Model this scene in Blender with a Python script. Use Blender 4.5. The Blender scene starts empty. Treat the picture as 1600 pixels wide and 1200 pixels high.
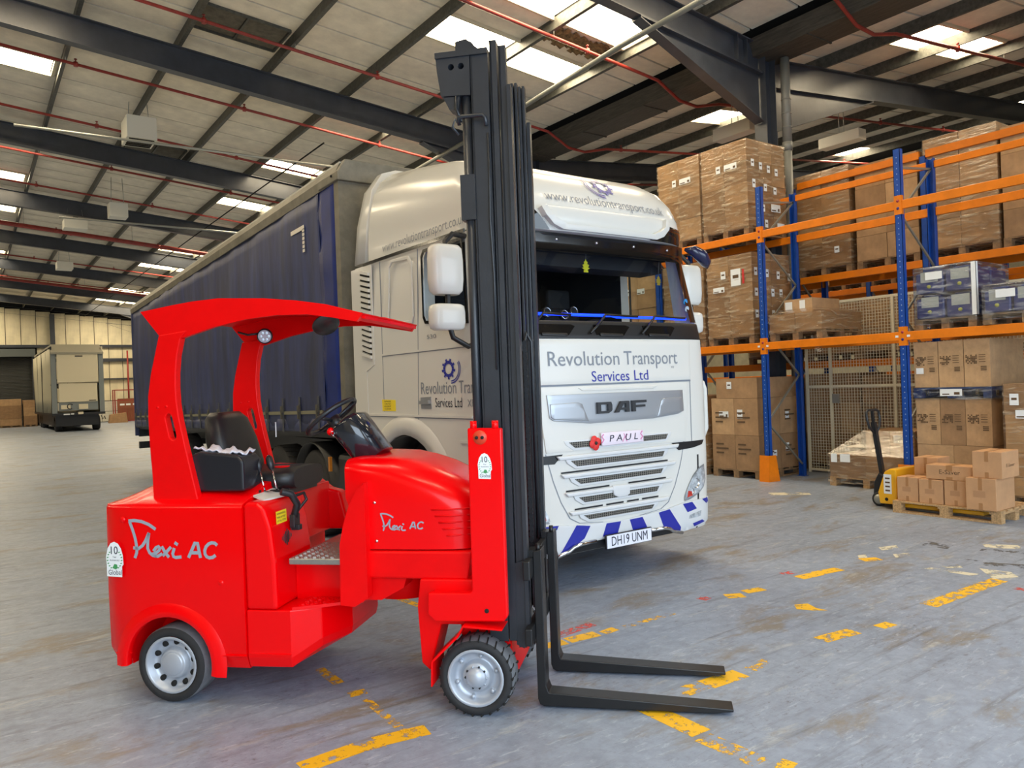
import bpy, bmesh, math, random
from mathutils import Vector, Matrix
random.seed(7)
sc = bpy.context.scene
COL = sc.collection
# ------------------------------------------------------------------ camera
YAW, ROLL, CAMH, FPX = math.radians(35.36), math.radians(2.1), 1.72, 1205.0
fw = Vector((math.sin(YAW), math.cos(YAW), 0)); r0 = Vector((math.cos(YAW), -math.sin(YAW), 0)); u0 = Vector((0, 0, 1))
cr, sr = math.cos(ROLL), math.sin(ROLL)
cx = r0 * cr - u0 * sr; cy = r0 * sr + u0 * cr; cz = -fw
cam = bpy.data.objects.new('camera', bpy.data.cameras.new('camera')); COL.objects.link(cam)
cam.matrix_world = Matrix(((cx.x, cy.x, cz.x, 0), (cx.y, cy.y, cz.y, 0), (cx.z, cy.z, cz.z, CAMH), (0, 0, 0, 1)))
cam.data.sensor_fit = 'HORIZONTAL'; cam.data.sensor_width = 36.0; cam.data.lens = FPX / 1600 * 36
cam.data.clip_end = 300
sc.camera = cam
# ------------------------------------------------------------------ light
sc.view_settings.view_transform = 'Standard'; sc.view_settings.look = 'None'
sc.view_settings.gamma = 1.0; sc.view_settings.use_curve_mapping = False
sc.view_settings.exposure = 0.1
w = bpy.data.worlds.new('daylight'); sc.world = w; w.use_nodes = True
w.node_tree.nodes['Background'].inputs[0].default_value = (0.80, 0.90, 1.0, 1)
w.node_tree.nodes['Background'].inputs[1].default_value = 1.6
def area(name, loc, aim, sx, sy, power, col):
    l = bpy.data.lights.new(name, 'AREA'); l.shape = 'RECTANGLE'; l.size = sx; l.size_y = sy; l.energy = power; l.color = col
    o = bpy.data.objects.new(name, l); COL.objects.link(o); o.location = loc
    o.rotation_euler = (Vector(aim) - Vector(loc)).to_track_quat('-Z', 'Y').to_euler(); return o
# daylight entering through the open dock doors of the end wall behind the camera
DOORS = ((-3.4, 2.6), (4.2, 10.2))
for (x0, x1), pw in zip(DOORS, (415, 265)):
    area('door_daylight', ((x0 + x1) / 2, -2.75, 2.4), ((x0 + x1) / 2, 5, -1.5), x1 - x0, 4.6, pw, (0.68, 0.84, 1.0))
ROOFLIGHT = 20.5
# ------------------------------------------------------------------ materials
def lin(c):
    return tuple((x / 12.92 if x <= .04045 else ((x + .055) / 1.055) ** 2.4) for x in (v / 255 for v in c)) + (1,)
MATS = {}
def mat(name, rgb, rough=.5, metal=0., coat=0., spec=.5, noise=0., nscale=8., bump=0., bscale=40., emit=0., alpha=1., rvar=0., tint=None, stretch=None):
    """procedural principled material; rgb in sRGB 0-255; noise = amount of colour variation"""
    if name in MATS: return MATS[name]
    m = bpy.data.materials.new(name); m.use_nodes = True; nt = m.node_tree; b = nt.nodes['Principled BSDF']
    b.inputs['Roughness'].default_value = rough; b.inputs['Metallic'].default_value = metal
    b.inputs['Coat Weight'].default_value = coat; b.inputs['Coat Roughness'].default_value = .05
    b.inputs['Specular IOR Level'].default_value = spec; b.inputs['Alpha'].default_value = alpha
    c = lin(rgb); b.inputs['Base Color'].default_value = c
    if emit: b.inputs['Emission Color'].default_value = c; b.inputs['Emission Strength'].default_value = emit
    if noise or bump or rvar:
        tc = nt.nodes.new('ShaderNodeTexCoord'); src = tc.outputs['Object']
        if stretch:
            mp = nt.nodes.new('ShaderNodeMapping'); mp.inputs['Scale'].default_value = stretch
            nt.links.new(src, mp.inputs[0]); src = mp.outputs[0]
    if noise or rvar:
        n = nt.nodes.new('ShaderNodeTexNoise'); n.inputs['Scale'].default_value = nscale; n.inputs['Detail'].default_value = 5
        n.inputs['Roughness'].default_value = .65
        nt.links.new(src, n.inputs['Vector'])
    if noise:
        r = nt.nodes.new('ShaderNodeValToRGB'); r.color_ramp.elements[0].position = .3; r.color_ramp.elements[1].position = .7
        lo = tint if tint else tuple(max(0, v * (1 - noise)) for v in rgb); hi = tuple(min(255, v * (1 + noise * .6)) for v in rgb)
        r.color_ramp.elements[0].color = lin(lo); r.color_ramp.elements[1].color = lin(hi)
        nt.links.new(n.outputs['Fac'], r.inputs[0]); nt.links.new(r.outputs[0], b.inputs['Base Color'])
    if rvar:
        mr = nt.nodes.new('ShaderNodeMapRange'); mr.inputs[3].default_value = max(.02, rough - rvar); mr.inputs[4].default_value = min(1, rough + rvar)
        nt.links.new(n.outputs['Fac'], mr.inputs[0]); nt.links.new(mr.outputs[0], b.inputs['Roughness'])
    if bump:
        n2 = nt.nodes.new('ShaderNodeTexNoise'); n2.inputs['Scale'].default_value = bscale; n2.inputs['Detail'].default_value = 3
        bp = nt.nodes.new('ShaderNodeBump'); bp.inputs['Strength'].default_value = bump; bp.inputs['Distance'].default_value = .02
        nt.links.new(src, n2.inputs['Vector']); nt.links.new(n2.outputs['Fac'], bp.inputs['Height']); nt.links.new(bp.outputs[0], b.inputs['Normal'])
    MATS[name] = m; return m
def worn(name, rgb, thr=.5, scale=14., soft=.04):
    """flaking floor paint: opaque islands of paint, bare floor between them"""
    m = bpy.data.materials.new(name); m.use_nodes = True; nt = m.node_tree; b = nt.nodes['Principled BSDF']
    b.inputs['Base Color'].default_value = lin(rgb); b.inputs['Roughness'].default_value = .55
    tc = nt.nodes.new('ShaderNodeTexCoord'); n = nt.nodes.new('ShaderNodeTexNoise'); n.inputs['Scale'].default_value = scale; n.inputs['Detail'].default_value = 7
    n.inputs['Roughness'].default_value = .7
    nt.links.new(tc.outputs['Object'], n.inputs['Vector'])
    mr = nt.nodes.new('ShaderNodeMapRange'); mr.inputs[1].default_value = thr - soft; mr.inputs[2].default_value = thr + soft
    nt.links.new(n.outputs['Fac'], mr.inputs[0]); nt.links.new(mr.outputs[0], b.inputs['Alpha'])
    return m
# ------------------------------------------------------------------ mesh builder
class MB:
    def __init__(s): s.v = []; s.f = []; s.sm = []
    def add(s, vs, fs, smooth=False):
        o = len(s.v); s.v += [tuple(p) for p in vs]
        s.f += [tuple(i + o for i in f) for f in fs]; s.sm += [smooth] * len(fs); return s
    def box(s, x0, x1, y0, y1, z0, z1):
        return s.add([(x0, y0, z0), (x1, y0, z0), (x1, y1, z0), (x0, y1, z0), (x0, y0, z1), (x1, y0, z1), (x1, y1, z1), (x0, y1, z1)],
                     [(0, 3, 2, 1), (4, 5, 6, 7), (0, 1, 5, 4), (1, 2, 6, 5), (2, 3, 7, 6), (3, 0, 4, 7)])
    def bar(s, p, q, wd, ht=None, up=(0, 0, 1)):
        """rectangular bar from p to q, wd across, ht along up"""
        p, q = Vector(p), Vector(q); ht = ht or wd; d = (q - p).normalized(); u = Vector(up)
        if abs(d.dot(u)) > .99: u = Vector((1, 0, 0))
        a = d.cross(u).normalized() * wd / 2; b = a.cross(d).normalized() * ht / 2
        vs = [e + i * a + j * b for e in (p, q) for i, j in ((-1, -1), (1, -1), (1, 1), (-1, 1))]
        return s.add(vs, [(3, 2, 1, 0), (4, 5, 6, 7), (0, 1, 5, 4), (1, 2, 6, 5), (2, 3, 7, 6), (3, 0, 4, 7)])
    def tube(s, pts, r, n=10, cap=True):
        pts = [Vector(p) for p in pts]; rs = r if isinstance(r, (list, tuple)) else [r] * len(pts); rings = []
        d0 = (pts[1] - pts[0]).normalized(); u = Vector((0, 0, 1)) if abs(d0.z) < .9 else Vector((1, 0, 0))
        a = d0.cross(u).normalized()
        for i, p in enumerate(pts):
            d = ((pts[min(i + 1, len(pts) - 1)] - p).normalized() + (p - pts[max(i - 1, 0)]).normalized())
            d = d.normalized() if d.length > 1e-6 else d0
            a = (a - d * a.dot(d)).normalized(); b = d.cross(a)
            rings.append([p + (a * math.cos(t) + b * math.sin(t)) * rs[i] for t in (2 * math.pi * k / n for k in range(n))])
        vs = [v for rg in rings for v in rg]; fs = []
        for i in range(len(pts) - 1):
            for k in range(n):
                fs.append((i * n + k, i * n + (k + 1) % n, (i + 1) * n + (k + 1) % n, (i + 1) * n + k))
        s.add(vs, fs, True)
        if cap: s.add(rings[0], [tuple(reversed(range(n)))]); s.add(rings[-1], [tuple(range(n))])
        return s
    def lathe(s, prof, c, axis, n=28, close=False):
        """prof: (radius, offset along axis); c centre; axis unit vector"""
        ax = Vector(axis).normalized(); u = Vector((0, 0, 1)) if abs(ax.z) < .9 else Vector((1, 0, 0))
        a = ax.cross(u).normalized(); b = ax.cross(a); c = Vector(c); vs = []; fs = []
        for r, h in prof:
            for k in range(n):
                t = 2 * math.pi * k / n; vs.append(c + ax * h + (a * math.cos(t) + b * math.sin(t)) * r)
        m = len(prof)
        for i in range(m if close else m - 1):
            j = (i + 1) % m
            for k in range(n): fs.append((i * n + k, j * n + k, j * n + (k + 1) % n, i * n + (k + 1) % n))
        return s.add(vs, fs, True)
    def prism(s, poly, axis, lo, hi, smooth=False):
        """extrude 2D polygon along axis 'x','y' or 'z'; poly coordinates are the other two axes in order"""
        def mk(p, t): return {'x': (t, p[0], p[1]), 'y': (p[0], t, p[1]), 'z': (p[0], p[1], t)}[axis]
        n = len(poly); vs = [mk(p, lo) for p in poly] + [mk(p, hi) for p in poly]
        s.add(vs, [tuple(range(n)), tuple(reversed(range(n, 2 * n)))])
        s.add(vs, [(k, (k + 1) % n, n + (k + 1) % n, n + k) for k in range(n)], smooth); return s
    def grid(s, fn, nu, nv, smooth=True, flip=False):
        vs = [fn(i / nu, j / nv) for j in range(nv + 1) for i in range(nu + 1)]; fs = []
        for j in range(nv):
            for i in range(nu):
                q = (j * (nu + 1) + i, j * (nu + 1) + i + 1, (j + 1) * (nu + 1) + i + 1, (j + 1) * (nu + 1) + i)
                fs.append(q[::-1] if flip else q)
        return s.add(vs, fs, smooth)
    def mesh(s, name):
        me = bpy.data.meshes.new(name); me.from_pydata(s.v, [], s.f); me.polygons.foreach_set('use_smooth', s.sm)
        bm = bmesh.new(); bm.from_mesh(me); bmesh.ops.remove_doubles(bm, verts=bm.verts, dist=1e-5)
        bmesh.ops.recalc_face_normals(bm, faces=bm.faces); bm.to_mesh(me); bm.free(); me.update(); return me
def ob(name, mb, m, parent=None, loc=None, rz=0., bevel=0., seg=2, solid=0., recalc=True):
    me = mb if isinstance(mb, bpy.types.Mesh) else mb.mesh(name)
    o = bpy.data.objects.new(name, me); COL.objects.link(o)
    if m is not None and len(me.materials) == 0: me.materials.append(m)
    if parent: o.parent = parent
    if loc: o.location = loc
    if rz: o.rotation_euler = (0, 0, rz)
    if solid:
        md = o.modifiers.new('thickness', 'SOLIDIFY'); md.thickness = solid; md.offset = -1
    if bevel:
        md = o.modifiers.new('bevel', 'BEVEL'); md.width = bevel; md.segments = seg; md.limit_method = 'ANGLE'; md.angle_limit = .6
        md.harden_normals = False
    return o
def tag(o, label, cat, group=None, kind=None):
    o['label'] = label; o['category'] = cat
    if group: o['group'] = group
    if kind: o['kind'] = kind
    return o
def thing(name, label, cat, loc=(0, 0, 0), rz=0., group=None):
    o = bpy.data.objects.new(name, None); COL.objects.link(o); o.location = loc; o.rotation_euler = (0, 0, rz); o.empty_display_size = .2
    return tag(o, label, cat, group)
def struct(o, label, cat):
    tag(o, label, cat); o['kind'] = 'structure'; return o
def text_mesh(s, size, xscale=1., shear=0., extrude=0.):
    """flat lettering as (verts2d, faces) from the built-in font; origin at baseline left; size = cap height"""
    cu = bpy.data.curves.new('t', 'FONT'); cu.body = s; cu.size = 1.0; cu.resolution_u = 3; cu.shear = shear
    o = bpy.data.objects.new('t', cu); COL.objects.link(o); dg = bpy.context.evaluated_depsgraph_get(); dg.update()
    me = bpy.data.meshes.new_from_object(o.evaluated_get(dg)); bpy.data.objects.remove(o); bpy.data.curves.remove(cu)
    k = size / .69
    vs = [(v.co.x * k * xscale, v.co.y * k) for v in me.vertices]; fs = [tuple(p.vertices) for p in me.polygons]
    bpy.data.meshes.remove(me); x0 = min(v[0] for v in vs)
    return [(a - x0, b) for a, b in vs], fs, max(v[0] for v in vs) - x0
def lettering(name, s, size, place, m, parent, width=None, shear=0.):
    """place(u, v) -> 3D point; u along the line of writing, v up"""
    vs, fs, wd = text_mesh(s, size, 1., shear)
    k = width / wd if width else 1.
    mb = MB(); mb.add([place(a * k, b) for a, b in vs], fs); me = bpy.data.meshes.new(name); me.from_pydata(mb.v, [], mb.f); me.update()
    return ob(name, me, m, parent)
def ribbon(pts, w):
    """2D polyline -> flat stroke (verts, quads)"""
    vs = []; n = len(pts)
    for i, p in enumerate(pts):
        a = pts[max(i - 1, 0)]; b = pts[min(i + 1, n - 1)]; dx, dy = b[0] - a[0], b[1] - a[1]; l = math.hypot(dx, dy) or 1
        ww = w[i] if isinstance(w, (list, tuple)) else w
        vs += [(p[0] - dy / l * ww / 2, p[1] + dx / l * ww / 2), (p[0] + dy / l * ww / 2, p[1] - dx / l * ww / 2)]
    return vs, [(2 * i, 2 * i + 1, 2 * i + 3, 2 * i + 2) for i in range(n - 1)]
def strokes(name, paths, w, place, m, parent):
    mb = MB()
    for p in paths:
        vs, fs = ribbon(p, w); mb.add([place(*v) for v in vs], fs)
    me = bpy.data.meshes.new(name); me.from_pydata(mb.v, [], mb.f); me.update(); return ob(name, me, m, parent)
def flat(name, polys, place, m, parent):
    """filled 2D polygons mapped to a surface"""
    mb = MB()
    for p in polys: mb.add([place(*v) for v in p], [tuple(range(len(p)))])
    me = bpy.data.meshes.new(name); me.from_pydata(mb.v, [], mb.f); me.update(); return ob(name, me, m, parent)
ORD = ['nearest', 'second nearest', 'third nearest', 'fourth nearest', 'fifth nearest', 'sixth nearest', 'seventh nearest', 'eighth nearest', 'ninth nearest', 'tenth nearest', 'eleventh nearest', 'twelfth nearest', 'thirteenth nearest', 'fourteenth nearest', 'fifteenth nearest', 'sixteenth nearest']
# ================================================================== building shell
YEND, YNEAR, XL0, XR1, RIDGE = 64.5, -3.0, -24.0, 36.0, -6.0
def zl(x): return 8.72 - .095 * x if x > RIDGE else 8.72 - .095 * RIDGE + .095 * (x - RIDGE)     # rafter top, left bay
def zr(x): return 7.45 + .105 * (x - 12.4) if x < 25 else 7.45 + .105 * 12.6 - .105 * (x - 25)
def zt(x): return zl(x) if x <= 12.1 else zr(x)
def floor_mat():
    m = bpy.data.materials.new('painted_concrete'); m.use_nodes = True; nt = m.node_tree; N = nt.nodes.new; L = nt.links.new
    b = nt.nodes['Principled BSDF']; tc = N('ShaderNodeTexCoord')
    def noise(sc_, det=6, rough=.6, vec=None, dist=0.):
        n = N('ShaderNodeTexNoise'); n.inputs['Scale'].default_value = sc_; n.inputs['Detail'].default_value = det; n.inputs['Roughness'].default_value = rough
        n.inputs['Distortion'].default_value = dist
        L(vec or tc.outputs['Object'], n.inputs['Vector']); return n.outputs['Fac']
    def ramp(fac, stops):
        r = N('ShaderNodeValToRGB'); e = r.color_ramp.elements
        e[0].position, e[0].color = stops[0][0], stops[0][1]; e[1].position, e[1].color = stops[-1][0], stops[-1][1]
        for p, c in stops[1:-1]:
            k = e.new(p); k.color = c
        L(fac, r.inputs[0]); return r.outputs[0]
    def mix(f, a, c):
        x = N('ShaderNodeMix'); x.data_type = 'RGBA'
        for s, t in ((f, x.inputs[0]), (a, x.inputs[6]), (c, x.inputs[7])):
            if hasattr(s, 'is_linked') or hasattr(s, 'links'): L(s, t)
            else: t.default_value = s
        return x.outputs[2]
    base = ramp(noise(.55, 7, .62), [(.3, lin((122, 132, 149))), (.5, lin((138, 149, 169))), (.72, lin((150, 162, 181)))])
    fine = ramp(noise(9, 8, .75), [(.35, lin((112, 121, 135))), (.6, lin((148, 159, 177)))])
    c = mix(.5, base, fine)
    # bare brown-grey concrete showing where the paint has gone
    mp = N('ShaderNodeMapping'); mp.inputs['Rotation'].default_value = (0, 0, .6); mp.inputs['Scale'].default_value = (.7, 1.6, 1); L(tc.outputs['Object'], mp.inputs[0])
    bare = ramp(noise(1.1, 9, .72, mp.outputs[0], .4), [(.53, (0, 0, 0, 1)), (.62, (.9, .9, .9, 1))])
    c = mix(mix(.0, bare, bare), c, lin((128, 122, 114)))
    # grey-white scuffs and dark rubber streaks
    mp2 = N('ShaderNodeMapping'); mp2.inputs['Rotation'].default_value = (0, 0, -.55); mp2.inputs['Scale'].default_value = (.35, 5., 1); L(tc.outputs['Object'], mp2.inputs[0])
    st = ramp(noise(2.4, 8, .7, mp2.outputs[0], .2), [(.55, (0, 0, 0, 1)), (.70, (.6, .6, .6, 1))])
    c = mix(st, c, lin((84, 84, 84)))
    mp3 = N('ShaderNodeMapping'); mp3.inputs['Rotation'].default_value = (0, 0, .9); mp3.inputs['Scale'].default_value = (1., 3.5, 1); mp3.inputs['Location'].default_value = (3, 7, 0); L(tc.outputs['Object'], mp3.inputs[0])
    wt = ramp(noise(1.7, 9, .7, mp3.outputs[0], .3), [(.58, (0, 0, 0, 1)), (.72, (.6, .6, .6, 1))])
    c = mix(wt, c, lin((190, 190, 184)))
    sp = ramp(noise(26, 9, .8, mp.outputs[0], .5), [(.55, (0, 0, 0, 1)), (.63, (.75, .75, .75, 1))])
    area_ = ramp(noise(.8, 5, .6, mp3.outputs[0]), [(.42, (0, 0, 0, 1)), (.62, (1, 1, 1, 1))])
    mm = N('ShaderNodeMix'); mm.data_type = 'RGBA'; mm.blend_type = 'MULTIPLY'; mm.inputs[0].default_value = 1; L(sp, mm.inputs[6]); L(area_, mm.inputs[7])
    c = mix(mm.outputs[2], c, lin((84, 80, 76)))
    lt = ramp(noise(7, 8, .75, mp3.outputs[0], .4), [(.56, (0, 0, 0, 1)), (.66, (.55, .55, .55, 1))])
    c = mix(lt, c, lin((180, 190, 204)))
    L(c, b.inputs['Base Color'])
    r = N('ShaderNodeMapRange'); r.inputs[3].default_value = .28; r.inputs[4].default_value = .62; L(noise(1.6, 6), r.inputs[0]); L(r.outputs[0], b.inputs['Roughness'])
    bp = N('ShaderNodeBump'); bp.inputs['Strength'].default_value = .12; bp.inputs['Distance'].default_value = .01; L(noise(30, 5), bp.inputs['Height']); L(bp.outputs[0], b.inputs['Normal'])
    return m
M_steel = mat('dark_blue_grey_steel', (62, 66, 74), .34, noise=.12, nscale=3, bump=.05, bscale=9)
M_purlin = mat('galvanised_purlin', (84, 84, 78), .5, metal=.25, noise=.25, nscale=14)
M_panel = mat('roof_liner_panel', (234, 225, 206), .75, noise=.08, nscale=2.)
M_gap = mat('shadow_gap', (24, 22, 20), .9)
M_clad = mat('wall_cladding', (226, 216, 186), .7, noise=.1, nscale=1.5)
M_pipe = mat('red_sprinkler_pipe', (150, 52, 44), .4, noise=.15, nscale=6)
M_galv = mat('galvanised_conduit', (165, 166, 160), .4, metal=.5)
M_white = mat('white_sheet_metal', (222, 220, 208), .5)
fl = MB().box(XL0, XR1, YNEAR - 14, YEND + .5, -.3, 0)
FLOOR = struct(ob('floor', fl, floor_mat()), 'worn grey-blue painted concrete warehouse floor', 'floor')
# roof deck and liner panels
dk = MB()
for xs in ((XL0, RIDGE), (RIDGE, 11.9), (12.0, 25.0), (25.0, XR1)):
    x0, x1 = xs; z0, z1 = (zl(x0), zl(x1)) if x1 < 12.1 else (zr(x0), zr(x1))
    dk.add([(x0, YNEAR, z0 + .27), (x1, YNEAR, z1 + .27), (x1, YEND, z1 + .27), (x0, YEND, z0 + .27), (x0, YNEAR, z0 + .35), (x1, YNEAR, z1 + .35), (x1, YEND, z1 + .35), (x0, YEND, z0 + .35)],
           [(0, 1, 2, 3), (7, 6, 5, 4), (0, 4, 5, 1), (2, 6, 7, 3), (1, 5, 6, 2), (3, 7, 4, 0)])
CEIL = struct(ob('ceiling', dk, M_gap), 'pitched warehouse roof of pale liner panels on dark purlins', 'ceiling')
PITCH, STRIP = .97, .922
def strip_mesh(ivs, zf):
    mb = MB()
    for a, b in ivs:
        mb.add([(a, 0, zf(a) + .215), (b, 0, zf(b) + .215), (b, STRIP, zf(b) + .215), (a, STRIP, zf(a) + .215),
                (a, 0, zf(a) + .255), (b, 0, zf(b) + .255), (b, STRIP, zf(b) + .255), (a, STRIP, zf(a) + .255)],
               [(0, 1, 2, 3), (7, 6, 5, 4), (0, 4, 5, 1), (2, 6, 7, 3), (1, 5, 6, 2), (3, 7, 4, 0)])
    return mb.mesh('roof_panel')
M_rl = mat('translucent_rooflight', (255, 236, 200), .5, emit=ROOFLIGHT)
LP = {0: [(RIDGE, 6.95), (10.3, 11.55)], 2: [(RIDGE, -1.65), (1.75, 11.55)], 5: [(RIDGE, -1.65), (1.75, 6.95), (10.3, 11.55)], 9: [(RIDGE, 11.55)]}
RP = {0: [(12.5, 14.25), (16.95, 25)], 2: [(12.5, 22.5)], 9: [(12.5, 25)]}
SL = {k: strip_mesh(v, zl) for k, v in LP.items()}; SR = {k: strip_mesh(v, zr) for k, v in RP.items()}
def rl_mesh(a, b, zf):
    return MB().add([(a, .03, zf(a) + .235), (b, .03, zf(b) + .235), (b, STRIP, zf(b) + .235), (a, STRIP, zf(a) + .235)], [(0, 1, 2, 3)]).mesh('rooflight')
RLM = [rl_mesh(6.98, 8.6, zl), rl_mesh(8.7, 10.28, zl), rl_mesh(-1.6, .1, zl), rl_mesh(.2, 1.7, zl), rl_mesh(-5.55, -3.4, zl), rl_mesh(14.3, 15.55, zr), rl_mesh(15.75, 16.9, zr), rl_mesh(22.6, 25.0, zr)]
def curb(a, b, zf):   # cream upstand frame round a rooflight
    mb = MB()
    for y in (-.015, STRIP + .0):
        mb.bar((a, y, zf(a) + .2), (b, y, zf(b) + .2), .05, .07)
    for x in (a, b): mb.bar((x, 0, zf(x) + .2), (x, STRIP, zf(x) + .2), .06, .07)
    return mb.mesh('curb')
CB = [curb(6.95, 10.3, zl), curb(-1.65, 1.75, zl), curb(14.25, 16.95, zr)]
M_curb = mat('cream_curb', (206, 198, 172), .6)
k0 = math.ceil((YNEAR + .1 - 11.5) / PITCH); k1 = int((YEND - 1 - 11.5) / PITCH)
def link(me, m, name, y, par=CEIL):
    if not me.materials: me.materials.append(m)
    o = bpy.data.objects.new(name, me); COL.objects.link(o); o.parent = par; o.location = (0, y, 0); return o
EXTRA = (-2,)                      # a second rooflight strip close to the nearest frame
for k in range(k0, k1 + 1):
    y = 11.5 + PITCH * k; q = k % 5
    kl = 0 if (q == 0 or k in EXTRA) else (5 if y > 52 and q in (1,) else q)
    link(SL.get(kl, SL[9]) if kl in (0, 2, 5) else SL[9], M_panel, 'roof_panel', y)
    link(SR[q] if q in (0, 2) else SR[9], M_panel, 'roof_panel', y)
    if kl == 0:
        link(RLM[0], M_rl, 'rooflight', y); link(RLM[1], M_rl, 'rooflight', y); link(CB[0], M_curb, 'rooflight_curb', y)
    if q == 2: link(RLM[2], M_rl, 'rooflight', y); link(RLM[3], M_rl, 'rooflight', y); link(CB[1], M_curb, 'rooflight_curb', y); link(RLM[7], M_rl, 'rooflight', y)
    if y > 52 and q in (1,):  # extra rooflights, added to brighten the far end wall
        for j_ in (0, 1, 2, 3): link(RLM[j_], M_rl, 'rooflight', y)
    if q == 0: link(RLM[5], M_rl, 'rooflight', y); link(RLM[6], M_rl, 'rooflight', y); link(CB[2], M_curb, 'rooflight_curb', y)
RL_FILL = rl_mesh(-13.0, -9.2, zl); RL_FILL.transform(Matrix.Translation((0, 0, .025)))  # unseen glowing panels under the left slope, added to light the cab side
for j in range(10): link(RL_FILL, M_rl, 'rooflight', -1.0 + 4.85 * j)
# purlins: Z sections along the building
pm = MB(); pm.prism([(-.03, .0), (.04, .0), (.04, .015), (-.005, .015), (-.005, .2), (.04, .2), (.04, .215), (-.03, .215)], 'y', YNEAR, YEND)
pme = pm.mesh('purlin')
pme.transform(Matrix.Translation((0, 0, 0)))
for x in [1.83 + 1.7 * j for j in range(-4, 6)] + [-8.5, -12, -16, -20] + [13.7 + 1.72 * j for j in range(0, 12)]:
    o = ob('purlin', pme, M_purlin, CEIL, (x, 0, zt(x)))
    o.rotation_euler = (0, math.atan(.095 if RIDGE < x < 12 else -.105), 0)
# rafters with haunches, one portal frame every 7 m
def ibeam(mb, pts_top, depths, bw=.2, tf=.018, tw=.012):
    """I-section following pts (x, ztop) with depth per point, along local y=0"""
    for i in range(len(pts_top) - 1):
        (xa, za), (xb, zb) = pts_top[i], pts_top[i + 1]; da, db = depths[i], depths[i + 1]
        for lo, hi, hw in ((0, tf, bw / 2), (tf, None, tw / 2)):
            if hi is None:
                q = [(xa, za - lo), (xb, zb - lo), (xb, zb - db + tf), (xa, za - da + tf)]
            else: q = [(xa, za), (xb, zb), (xb, zb - hi), (xa, za - hi)]
            mb.prism(q, 'y', -hw, hw)
        mb.prism([(xa, za - da + tf), (xb, zb - db + tf), (xb, zb - db), (xa, za - da)], 'y', -bw / 2, bw / 2)
    return mb
rf = MB()
ibeam(rf, [(RIDGE, zl(RIDGE)), (11.75, zl(11.75))], [.5, .5])
hp = [(8.75, zl(8.75) - .5), (11.75, zl(11.75) - .5)]
ibeam(rf, [(8.75, hp[0][1]), (11.75, hp[1][1])], [.04, .88])
for x, t in ((11.1, .5), (11.35, .5)): rf.box(x, x + .015, -.09, .09, zl(x) - .5, zl(x) - .02)
rfm = rf.mesh('rafter')
rr = MB(); ibeam(rr, [(12.12, zr(12.12)), (25, zr(25))], [.5, .5]); ibeam(rr, [(12.12, zr(12.12) - .5), (15.4, zr(15.4) - .5)], [.82, .04]); rrm = rr.mesh('rafter')
rl2 = MB(); ibeam(rl2, [(XL0, zl(XL0)), (RIDGE, zl(RIDGE))], [.5, .5]); ibeam(rl2, [(25, zr(25)), (XR1, zr(XR1))], [.5, .5]); rlm2 = rl2.mesh('rafter')
cm = MB(); cm.box(-.19, .19, -.12, -.105, 0, 7.5).box(-.19, .19, .105, .12, 0, 7.5).box(-.006, .006, -.11, .11, 0, 7.5)
cme = MB(); cme.box(-.15, -.135, -.13, .13, 0, 7.45).box(.135, .15, -.13, .13, 0, 7.45).box(-.14, .14, -.007, .007, 0, 7.45).box(-.2, .2, -.2, .2, 0, .03)
cme = cme.mesh('column')
FRAMES = [8.6 + 7 * k for k in range(-1, 9)]
M_dp = mat('grey_downpipe', (128, 128, 122), .45)
for i, y in enumerate(FRAMES):
    for me in (rfm, rrm, rlm2): ob('rafter', me, M_steel, CEIL, (0, y, 0))
    c = ob('column', cme, M_steel, None, (11.93, y, 0))
    struct(c, 'dark steel valley column, %s of its line to the camera' % ORD[max(0, i - 1)] if i else 'dark steel valley column behind the camera', 'column')
    if i == 1:
        px_, py_ = 12.1, y - .31
        dp = MB().tube([(px_, py_, .0), (px_, py_, 5.75)], .075, 16).tube([(px_, py_, 5.7), (px_, py_, 5.85)], .088, 16).tube([(px_, py_, 5.85), (px_, py_, 7.35)], .082, 16)
        for zz in (6.1, 6.35, 6.6): dp.tube([(px_, py_, zz), (px_, py_, zz + .02)], .088, 16)
        tag(ob('downpipe', dp, M_dp), 'grey plastic rainwater downpipe beside the valley column', 'pipe')
gt = MB(); gt.prism([(11.5, 7.66), (11.62, 7.38), (12.3, 7.38), (12.42, 7.66), (12.38, 7.66), (12.27, 7.42), (11.65, 7.42), (11.54, 7.66)], 'y', YNEAR, YEND)
for j in range(36):
    y = YNEAR + 1 + j * 1.9; gt.box(11.6, 12.32, y, y + .03, 7.36, 7.385)
ob('valley_gutter', gt, mat('gutter_steel', (72, 68, 60), .6, noise=.3, nscale=5, stretch=(8, .6, 8)), CEIL)
# dark plates for the shade of open roof hatches, and a torn liner panel
def hatch(x0, x1, y0, y1):
    h_ = ob('roof_hatch', MB().add([(x0, y0, zl(x0) + .208), (x1, y0, zl(x1) + .208), (x1, y1, zl(x1) + .208), (x0, y1, zl(x0) + .208)], [(0, 1, 2, 3)]), mat('hatch_dark', (96, 90, 78), .8, noise=.2), CEIL)
    fr_ = MB()
    for a, b in (((x0, y0), (x1, y0)), ((x1, y0), (x1, y1)), ((x1, y1), (x0, y1)), ((x0, y1), (x0, y0))): fr_.bar((a[0], a[1], zl(a[0]) + .19), (b[0], b[1], zl(b[0]) + .19), .035, .05)
    fr_.bar(((x0 + x1) / 2, y0, zl((x0 + x1) / 2) + .19), ((x0 + x1) / 2, y1, zl((x0 + x1) / 2) + .19), .04, .03)
    ob('hatch_frame', fr_, M_purlin, CEIL)
hatch(3.62, 5.14, 13.93, 14.92); hatch(3.75, 5.14, 22.2, 23.3)
rt = random.Random(4); tl = MB(); xs = [8.72 + .1 * i for i in range(16)]
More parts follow.
